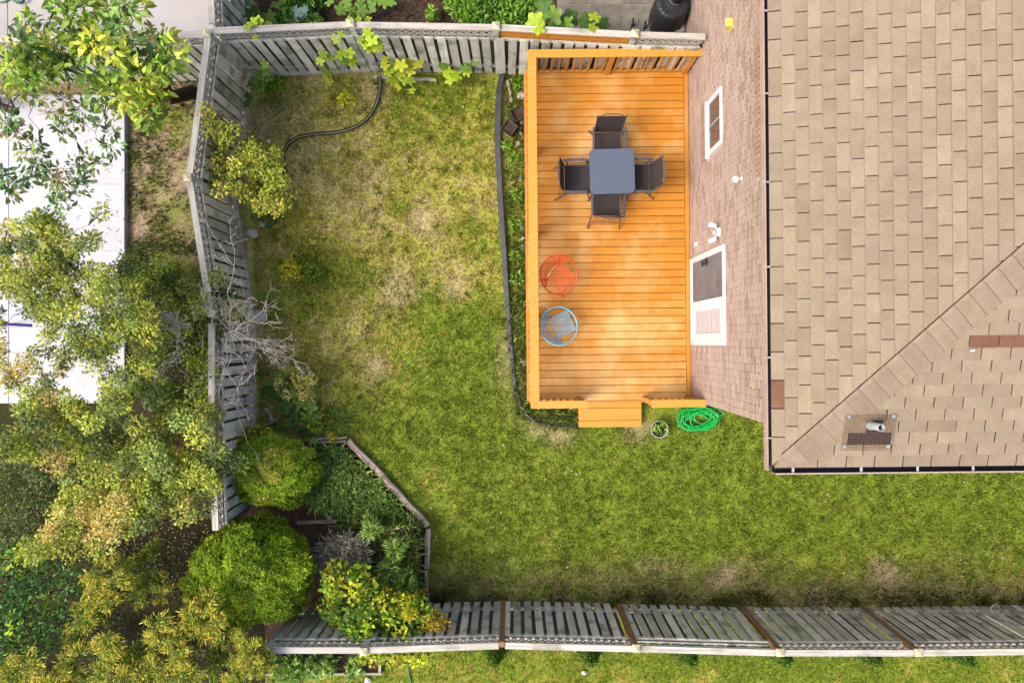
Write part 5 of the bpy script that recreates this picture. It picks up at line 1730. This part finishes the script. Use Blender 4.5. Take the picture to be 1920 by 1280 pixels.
LIME = [big_leaf_mesh('lime_leaf', [(178, 206, 46), (164, 196, 40), (192, 214, 60)], 5, s) for s in range(3)]
YLW = [big_leaf_mesh('yellow_leaf', [(206, 212, 48), (194, 204, 44), (214, 216, 70)], 5, s + 5) for s in range(2)]
MID = [big_leaf_mesh('green_leaf', [(126, 168, 56), (112, 154, 50), (138, 178, 66)], 5, s + 10) for s in range(3)]
DARK = [big_leaf_mesh('dark_leaf', [(92, 132, 50), (80, 118, 44), (102, 142, 58)], 5, s + 20) for s in range(3)]
KALE = [big_leaf_mesh('kale_leaf', [(140, 176, 168), (122, 160, 154), (156, 188, 178)], 7, s + 30) for s in range(2)]
vine_mat = M('vine_stem', alb(150, 176, 90), alb(120, 150, 70))


def leafy_plant(name, label, cat, leaves, foot, group=None, tilt=.35, stem_r=.005):
    """leaves: (px, py, size px, z, mesh list)"""
    fx = P(foot[0], foot[1], 0)
    root = thing(name, label, cat, (fx.x, fx.y, 0), group)
    sm_ = MB()
    last = fx
    for (x, y, s, z, ml) in leaves:
        p = P(x, y, z); r = s * (H - z) / F / 2
        o = bpy.data.objects.new('leaf', rnd.choice(ml))
        put(o, root, T(*p) @ Matrix.Rotation(rnd.uniform(0, 6.28), 4, 'Z') @ Matrix.Rotation(rnd.gauss(0, tilt), 4, 'Y') @ Matrix.Scale(r * 1.12, 4))
        mid_ = Vector(((p.x + last.x) / 2, (p.y + last.y) / 2, max(.02, min(p.z, last.z) - .02)))
        sm_.tube([last, mid_, p - Vector((0, 0, .01))], stem_r, 5, caps=False)
        if rnd.random() < .35: last = p - Vector((0, 0, .06))
    sm_.obj('vine', vine_mat, root, smooth=True)
    return root


leafy_plant('squash_vine', 'lime-green vine leaves draped over the top fence post', 'vine', [(690, 62, 20, 1.9, LIME), (698, 74, 22, 1.85, LIME), (685, 82, 20, 1.7, LIME), (706, 84, 22, 1.75, LIME), (695, 92, 20, 1.6, LIME), (712, 90, 16, 1.6, LIME), (716, 80, 14, 1.7, LIME), (676, 76, 14, 1.75, LIME)], (690, 125))
leafy_plant('squash_vine', 'lime vine trailing down the fence boards left of the post', 'vine', [(629, 74, 16, 1.8, LIME), (640, 64, 14, 1.85, LIME), (606, 102, 16, 1.4, LIME), (618, 108, 22, 1.3, LIME), (640, 103, 22, 1.4, LIME), (655, 100, 20, 1.4, LIME), (662, 116, 20, 1.2, LIME), (648, 115, 18, 1.2, MID), (600, 115, 16, 1.1, LIME), (605, 128, 14, .8, MID), (612, 140, 14, .4, LIME), (618, 152, 13, .2, LIME)], (610, 145))
leafy_plant('squash_vine', 'yellow-green squash plant on the lawn edge below the top fence', 'vine', [(722, 122, 18, .7, YLW), (728, 134, 18, .6, LIME), (735, 126, 20, .6, LIME), (752, 122, 22, .7, YLW), (768, 118, 16, .6, YLW), (784, 120, 22, .6, YLW), (770, 133, 20, .5, YLW), (750, 138, 20, .5, LIME), (736, 150, 20, .4, LIME), (760, 150, 18, .4, LIME), (770, 152, 16, .4, LIME), (745, 162, 16, .2, LIME), (773, 170, 13, .15, LIME), (722, 112, 14, .8, YLW)], (745, 145))
leafy_plant('squash_vine', 'smaller green squash plant at the fence foot near the deck', 'vine', [(830, 124, 18, .5, MID), (840, 136, 20, .45, LIME), (856, 142, 20, .4, LIME), (843, 150, 18, .3, LIME), (872, 128, 18, .5, MID), (875, 136, 16, .4, LIME), (890, 117, 13, .6, MID), (860, 152, 14, .25, LIME), (834, 132, 16, .4, LIME)], (850, 140))
leafy_plant('squash_vine', 'dark green squash climbing the fence corner at upper left', 'vine', [(496, 121, 18, 1.1, MID), (500, 135, 16, .9, MID), (488, 140, 20, .8, DARK), (502, 146, 20, .7, MID), (472, 160, 18, .6, DARK), (488, 164, 18, .5, MID), (465, 182, 18, .6, DARK), (475, 183, 16, .5, MID), (462, 195, 14, .5, DARK), (478, 150, 16, .7, DARK)], (482, 170))
# the vegetable bed beyond the top fence
leafy_plant('squash_plant', 'big dark green squash leaves leaning on the fence by the paving', 'vegetable', [(1004, 42, 34, 1.75, LIME), (1022, 20, 34, 1.3, DARK), (1010, 54, 22, 1.85, LIME), (1038, 32, 36, 1.5, MID), (1068, 35, 32, 1.3, DARK), (1064, 45, 26, 1.5, MID), (1100, 38, 30, 1.3, DARK), (1098, 48, 26, 1.5, DARK), (1115, 33, 22, 1.6, LIME), (1112, 52, 18, 1.8, LIME), (1130, 45, 26, 1.2, DARK), (1045, 50, 22, 1.5, DARK), (1016, 8, 26, .9, DARK)], (1040, 60), tilt=.4)
leafy_plant('squash_plant', 'rounded green squash leaves in the bed above the left fence post', 'vegetable', [(618, 3, 20, .4, MID), (640, 18, 22, .4, MID), (658, 20, 22, .4, MID), (650, 5, 20, .4, MID), (680, 20, 22, .4, MID), (696, 14, 22, .4, MID), (700, 0, 22, .4, MID), (720, 5, 22, .4, MID), (735, 3, 18, .4, MID), (660, 30, 16, .5, MID), (672, 38, 16, .6, LIME), (655, 38, 14, .6, LIME), (690, 38, 14, .5, LIME), (676, 8, 20, .4, MID)], (680, 30))
leafy_plant('squash_plant', 'dark squash leaves along the short fence at the top left', 'vegetable', [(456, 8, 22, .5, DARK), (460, 24, 20, .5, DARK), (478, 20, 20, .4, DARK), (452, 34, 18, .5, DARK), (472, 38, 20, .4, DARK), (490, 36, 22, .4, DARK), (505, 30, 22, .4, MID), (520, 8, 26, .4, MID), (530, 14, 20, .4, MID), (512, 44, 18, .4, DARK), (545, 42, 16, .4, DARK)], (480, 30))
leafy_plant('squash_plant', 'lime squash leaves spilling over the top fence near its left end', 'vegetable', [(465, 50, 20, 1.85, LIME), (474, 42, 20, 1.8, LIME), (484, 40, 18, 1.75, LIME), (495, 52, 18, 1.6, LIME), (479, 70, 13, 1.7, LIME), (502, 48, 16, 1.5, LIME)], (475, 80))
leafy_plant('kale_plant', 'blue-green kale plant beside the black tub', 'vegetable', [(556, 20, 16, .5, KALE), (562, 28, 18, .5, KALE), (570, 18, 16, .55, KALE), (558, 34, 16, .4, KALE), (567, 36, 14, .35, KALE), (572, 27, 14, .5, KALE)], (563, 26), tilt=.6)


def herb(name, label, px, py, rpx, z, hgt, n, size, cols, cat='plant', aspect=.35, group=None, up=.5):
    o = P(px, py, z); r = rpx * (H - z) / F
    root = thing(name, label, cat, (o.x, o.y, 0), group)
    a = rng.random(n) * 6.283; ph = rnd.uniform(0, 6.28)
    d = r * np.sqrt(rng.random(n)) * (.78 + .26 * np.sin(3 * a + ph) + .2 * np.sin(5 * a + 2 * ph))
    pos = np.stack([o.x + d * np.cos(a), o.y + d * np.sin(a), z + hgt * rng.random(n) * np.sqrt(np.clip(1.1 - (d / r) ** 2, 0, 1.1))], 1)
    dirs = np.stack([np.cos(a), np.sin(a), .25 + 0 * a], 1)
    leaf_cloud('foliage', pos, size * (.6 + .8 * rng.random(n)), pal(cols, n), root, leaf_mat, aspect=aspect, up=up, dirs=dirs)
    sm_ = MB()
    for i in range(min(14, n // 20 + 3)):
        j = rng.integers(0, n)
        sm_.tube([(o.x + rnd.uniform(-.03, .03), o.y + rnd.uniform(-.03, .03), 0), tuple(pos[j])], [.006, .002], 4, caps=False)
    sm_.obj('stems', vine_mat, root)
    return root


G1 = [(96, 140, 44), (78, 120, 38), (120, 160, 56), (62, 100, 34)]
G2 = [(120, 160, 50), (140, 178, 62), (100, 140, 44)]
VEG = [(548, 10, 20, G1), (585, 4, 22, G1), (560, 46, 22, G1), (540, 46, 16, G1), (595, 48, 12, G2), (855, 5, 20, G2), (880, 20, 16, G2), (910, 6, 26, G1), (885, 38, 20, G2), (925, 30, 18, G1), (950, 10, 24, G1), (960, 36, 20, G2), (985, 15, 20, G2), (905, 44, 16, G1), (812, 32, 9, G2), (858, 28, 11, G2), (975, 48, 16, G1), (940, 46, 14, G2)]
WHERE = ['above the kale plant', 'at the top edge right of the kale', 'below the kale plant', 'left of the black tub', 'small, right of the black tub', 'at the top edge above the middle post', 'just left of the bushy herbs', 'large and bushy above the middle post', 'nearest the middle fence post', 'right of the middle post', 'at the top edge left of the paving', 'against the orange lattice', 'beside the paving at its left edge', 'low against the fence by the middle post', 'single seedling on bare soil', 'larger seedling on bare soil', 'below the paving edge by the lattice', 'between the post and the squash leaves']
for (x, y, r, c), w_ in zip(VEG, WHERE):
    herb('vegetable_plant', 'green leafy vegetable ' + w_, x, y, r, .12, .3, 60 + int(r * r * .9), .085, c, 'vegetable', .42, 'plants in the vegetable bed')

# strip beside the deck: weeds and grass
tx = rng.uniform(948, 992, 5200); ty = rng.uniform(140, 560, 5200)
k_ = rng.random(5200) < .25 + .9 * fbm(tx, ty, 30, 77)
tx, ty = tx[k_], ty[k_]
blades('strip_weeds', tx, ty, .09, .012, 'low weeds in the strip between edging and deck', 'weeds', lean=1.2, cols=pal([(104, 134, 44), (126, 152, 60), (86, 112, 40), (140, 140, 80)], len(tx)))
tx = rng.uniform(955, 1000, 2300); ty = rng.uniform(560, 800, 2300)
x2 = rng.uniform(1000, 1085, 1100); y2 = rng.uniform(766, 799, 1100)
tx, ty = np.concatenate([tx, x2]), np.concatenate([ty, y2])
k_ = (tx > 950 + (ty - 560) * .09) & ~((tx > 1003) & (ty < 764)) & (ty < 775 + (tx - 960) * .3)
tx, ty = tx[k_], ty[k_]
blades('strip_grass', tx, ty, .17, .015, 'long unmown grass round the lower left deck corner', 'grass', lean=2.6, cols=pal([(150, 174, 74), (168, 188, 92), (128, 152, 64), (184, 190, 112)], len(tx)))
for x, y, r, w_ in ((962, 300, 11, 'level with the table'), (968, 525, 15, 'beside the orange chair'), (950, 275, 8, 'straddling the edging'), (970, 365, 12, 'below the table level'), (965, 420, 12, 'above the orange chair'), (972, 158, 14, 'at the top of the strip'), (965, 480, 9, 'left of the orange chair')):
    herb('weed', 'bright green weed in the deck strip ' + w_, x, y, r, .03, .12, 90, .075, G2, 'weed', .3, 'weeds in the deck strip')

# lawn and bed plants
herb('goldenrod', 'small yellow-leaved plant in the middle of the corner bed', 651, 188, 15, .05, .2, 130, .06, [(196, 200, 40), (180, 190, 36), (210, 206, 60)], 'plant', .5)
herb('goldenrod', 'bright yellow flowering plant in the shade left of the lawn', 548, 506, 22, .08, .25, 240, .06, [(206, 190, 34), (190, 176, 30), (176, 180, 40), (216, 200, 60)], 'plant', .45)
herb('weed', 'green weed growing beside the yellow flowering plant', 588, 512, 18, .04, .15, 160, .08, [(104, 140, 36), (120, 152, 44), (84, 116, 32)], 'weed', .3)
herb('weed', 'green broad weed below the dark squash in the fence corner', 520, 160, 14, .04, .15, 150, .08, [(120, 150, 40), (140, 170, 56), (100, 130, 36)], 'weed', .5)
herb('weed', 'spiky green weed on the lawn above the corner bed', 638, 788, 22, .04, .16, 220, .13, [(98, 128, 44), (118, 144, 56), (80, 108, 38)], 'weed', .12)
HY = [(522, 700), (560, 695), (585, 715), (583, 745), (560, 750), (530, 738), (520, 720)]
tree('hydrangea', 'shrub with pale yellow-green flower heads by the left fence', 'shrub', P(550, 725, 0), P(550, 722, .3), fill(HY, 32, (7, 12), (.4, .8)), .035, [[(196, 180, 92), (180, 166, 76), (206, 192, 110)], [(160, 154, 64), (140, 142, 56), (176, 168, 80)], [(110, 128, 48), (90, 112, 42)]], 300, aspect=.85, up=1.0, r0=.02)
leafy_plant('broadleaf_weed', 'large dark green weed leaves below the pale hydrangea', 'plant', [(500, 735, 30, .3, DARK), (517, 716, 24, .3, DARK), (530, 760, 34, .35, DARK), (565, 757, 26, .3, MID), (583, 762, 24, .35, MID), (550, 775, 24, .25, DARK), (560, 795, 24, .25, DARK), (575, 780, 22, .3, MID), (590, 785, 20, .3, MID), (570, 808, 22, .2, DARK), (490, 700, 20, .2, DARK), (587, 828, 16, .25, MID), (545, 790, 22, .2, DARK), (520, 740, 22, .25, DARK), (600, 800, 16, .2, MID)], (545, 770), tilt=.3)
herb('goldenrod', 'yellow-tipped weed above the pale border timber', 592, 788, 24, .1, .35, 300, .07, [(120, 140, 40), (176, 170, 40), (98, 124, 38)], 'plant', .35)
herb('goldenrod', 'yellow flower sprig hanging over the pale border timber', 622, 817, 10, .15, .12, 70, .045, [(216, 190, 40), (200, 176, 34)], 'plant', .45)

# tall weeds inside the corner bed
tx = rng.uniform(575, 800, 7000); ty = rng.uniform(835, 985, 7000)
k_ = in_poly(tx, ty, [(590, 836), (645, 834), (792, 985), (660, 985), (640, 960), (580, 945), (600, 900)])
tx, ty = tx[k_], ty[k_]
blades('bed_weeds', tx, ty, .17, .026, 'dense dark green weeds inside the diagonal timber', 'weeds', lean=2.4, z0=.12, cols=pal([(150, 188, 88), (166, 200, 100), (130, 170, 76), (184, 206, 118)], len(tx)))
tx = rng.uniform(640, 788, 5500); ty = rng.uniform(975, 1130, 5500)
k_ = rng.random(5500) < .25 + .9 * fbm(tx, ty, 40, 31)
tx, ty = tx[k_], ty[k_]
blades('bed_grass', tx, ty, .24, .018, 'tall arching grass and weeds beside the dry shrub', 'weeds', lean=2.6, z0=.3, cols=pal([(164, 186, 94), (182, 200, 110), (142, 166, 84), (204, 204, 150)], len(tx)))
a_ = rng.random(2200) * 6.283; d_ = np.sqrt(rng.random(2200)); tx = 660 + 42 * d_ * np.cos(a_); ty = 1022 + 36 * d_ * np.sin(a_)
dg_ = thing('dry_shrub', 'grey dried-out tufted shrub beside the large globe shrub', 'shrub', P(655, 1035, 0))
blades('dead_foliage', tx, ty, .2, .016, None, None, lean=2.8, z0=.62, cols=pal([(240, 228, 206), (222, 210, 186), (246, 238, 220), (206, 198, 150)], len(tx)), parent=dg_, kind=None)
m = MB()
for _ in range(24):
    a = P(655, 1035, 0); m.tube([a, a + Vector((rnd.gauss(0, .2), rnd.gauss(0, .2), rnd.uniform(.4, .6)))], [.01, .004], 5, caps=False)
m.obj('stems', twig_grey, dg_)
V1 = [(606, 1085), (640, 1062), (670, 1068), (700, 1090), (745, 1120), (790, 1130), (815, 1160), (800, 1200), (770, 1215), (690, 1205), (640, 1190), (615, 1140)]
GV = [[(134, 162, 36), (116, 146, 32), (152, 174, 42)], [(176, 180, 40), (190, 186, 46), (158, 170, 36)], [(88, 122, 30), (74, 104, 28)]]
tree('vine_mound', 'mound of lime-green vine spilling over the bottom fence', 'vine', P(700, 1130, 0), P(705, 1130, .6), fill(V1, 130, (12, 19), (.8, 1.5), [], lambda x, y: rnd.choice([0, 0, 1, 2]), mind=6), .075, GV, 80, aspect=.8, hexa=True, up=.9, r0=.03)
V2 = [(650, 1228), (700, 1226), (760, 1225), (800, 1222), (800, 1238), (750, 1245), (690, 1240)]
tree('vine_mound', 'lime-green vine hanging on the far side of the bottom fence', 'vine', P(730, 1240, 0), P(730, 1236, .6), fill(V2, 20, (9, 14), (.9, 1.7), [], lambda x, y: rnd.choice([0, 1, 1])), .065, GV, 60, aspect=.8, hexa=True, up=.9, r0=.02)
GR = [(796, 1150), (822, 1145), (836, 1158), (838, 1176), (820, 1192), (802, 1200), (792, 1178)]
tree('goldenrod', 'golden-yellow flower plumes leaning on the bottom fence', 'flower', P(795, 1150, 0), P(798, 1150, .6), fill(GR, 22, (5, 9), (1.15, 1.55), mind=6), .045, [[(216, 176, 30), (200, 160, 26), (226, 190, 50)], [(190, 170, 40), (160, 156, 40)]], 260, aspect=.4, up=1.0, r0=.012)
herb('goldenrod', 'yellow flower plume among the tall weeds of the bed', 772, 1140, 17, 1.3, .35, 420, .05, [(206, 180, 36), (190, 176, 40), (150, 160, 44)], 'flower', .4)
herb('goldenrod', 'thin yellow sprig beside the right border timber', 790, 1112, 9, .6, .3, 90, .05, [(206, 184, 40), (190, 170, 36)], 'flower', .4)
herb('fern_weed', 'dark feathery weed in front of the bottom fence boards', 590, 1165, 26, .6, .5, 260, .09, [(104, 120, 50), (84, 104, 42), (124, 138, 64)], 'weed', .16)
for x, y, r, w_ in ((735, 1060, 26, 'right of the dry shrub'), (765, 1085, 22, 'nearest the right border timber'), (720, 1100, 22, 'above the vine mound'), (745, 1020, 20, 'just below the diagonal timber'), (700, 985, 18, 'above the dry shrub')):
    herb('willow_weed', 'narrow-leaved green weed in the bed ' + w_, x, y, r, .55, .45, 420, .1, [(130, 158, 66), (108, 138, 54), (150, 176, 82), (90, 120, 46)], 'weed', .18, 'narrow-leaved weeds in the corner bed', up=.8)
# raised bed beyond the fence
for x, y, r, w_ in ((525, 1245, 20, 'at its left end'), (555, 1235, 20, 'left of its middle'), (590, 1245, 22, 'in its middle'), (620, 1240, 16, 'right of its middle'), (665, 1250, 14, 'near its right end'), (550, 1262, 16, 'leaning over its front board')):
    herb('vegetable_plant', 'grey-green vegetable in the lower raised bed ' + w_, x, y, r, .1, .35, 150, .1, [(140, 170, 80), (160, 190, 100), (110, 140, 60), (96, 130, 60)], 'vegetable', .5, 'plants in the raised bed')
# small cedars along the far side of the bottom fence
for x, w_ in ((928, 'first'), (1106, 'second'), (1288, 'third'), (1462, 'fourth'), (1625, 'fifth'), (1795, 'sixth')):
    o = P(x, 1222, .25)
    root = thing('young_cedar', 'small dark conifer behind the bottom fence, %s from the left' % w_, 'conifer', (o.x, o.y, 0), 'young conifers behind the bottom fence')
    n_ = 1500
    t = rng.random(n_); a = rng.random(n_) * 6.283
    rr = .21 * (1 - t) ** .7 * (.6 + .4 * rng.random(n_))
    pos = np.stack([o.x + rr * np.cos(a), o.y + rr * np.sin(a) , .05 + .65 * t], 1)
    leaf_cloud('crown', pos, .06 * (.6 + .8 * rng.random(n_)), pal([(70, 104, 30), (54, 84, 26), (92, 124, 36)], n_), root, needle_mat, aspect=.3, up=.3, dirs=np.stack([np.cos(a), np.sin(a), .6 + 0 * a], 1))
    m = MB(); m.tube([(o.x, o.y, 0), (o.x, o.y, .68)], [.02, .005], 6); m.obj('trunk', bark_mat, root)

# ---- ground beyond the left fence: weeds, leaf litter
tx = rng.uniform(238, 400, 9000); ty = rng.uniform(150, 480, 9000)
k_ = rng.random(9000) < np.clip(fbm(tx, ty, 45, 61) * 2.6 - .85, .02, 1)
tx, ty = tx[k_], ty[k_]
blades('side_weeds', tx, ty, .07, .014, 'patchy weeds on dry dirt between white pad and left fence', 'weeds', lean=1.4, cols=pal([(84, 100, 40), (100, 116, 50), (70, 86, 36), (130, 126, 76)], len(tx)))
n_ = 5000
tx = rng.uniform(180, 410, n_); ty = rng.uniform(900, 1120, n_)
pos = np.stack([(tx - 960) / 100, (640 - ty) / 100, .01 + .02 * rng.random(n_)], 1)
lt = thing('leaf_litter', 'pale fallen leaves on dark soil beside the globe shrub', 'leaf litter', (0, 0, 0))
bpy.data.objects.remove(lt, do_unlink=True)
holder = bpy.data.objects.new('litter_holder', None); WM[holder.name] = I4
vs_ = leaf_cloud('leaf_litter', pos[:1800], .035 * (.5 + rng.random(1800)), pal([(176, 160, 110), (130, 110, 80), (100, 84, 60), (190, 180, 130)], 1800), holder, leaf_mat, aspect=.6, up=2.0)
vs_.parent = None; bpy.data.objects.remove(holder)
tag(vs_, 'pale fallen leaves on dark soil beside the globe shrub', 'leaf litter', kind='stuff')
# crumbs of soil in the vegetable bed and twigs on the white pad
m = MB()
for _ in range(700):
    x, y = rnd.uniform(560, 1000), rnd.uniform(-20, 60)
    o = P(x, y, 0); s = rnd.uniform(.01, .03)
    m.box((o.x, o.y, s * .2), (s, s * rnd.uniform(.6, 1.3), s * .8), I4)
tag(m.obj('soil_clods', soil_mat, None), 'crumbs of dark soil in the vegetable bed', 'soil', kind='stuff')
m = MB()
for _ in range(90):
    x, y = rnd.uniform(110, 232), rnd.uniform(200, 470)
    o = P(x, y, .13); a = rnd.uniform(0, 6.28); s = rnd.uniform(.02, .12)
    m.tube([o, o + Vector((math.cos(a) * s, math.sin(a) * s, .004))], .003, 4, caps=False)
tag(m.obj('fallen_twigs', bark_dark, None), 'twigs and bits fallen on the white pad', 'twigs', kind='stuff')
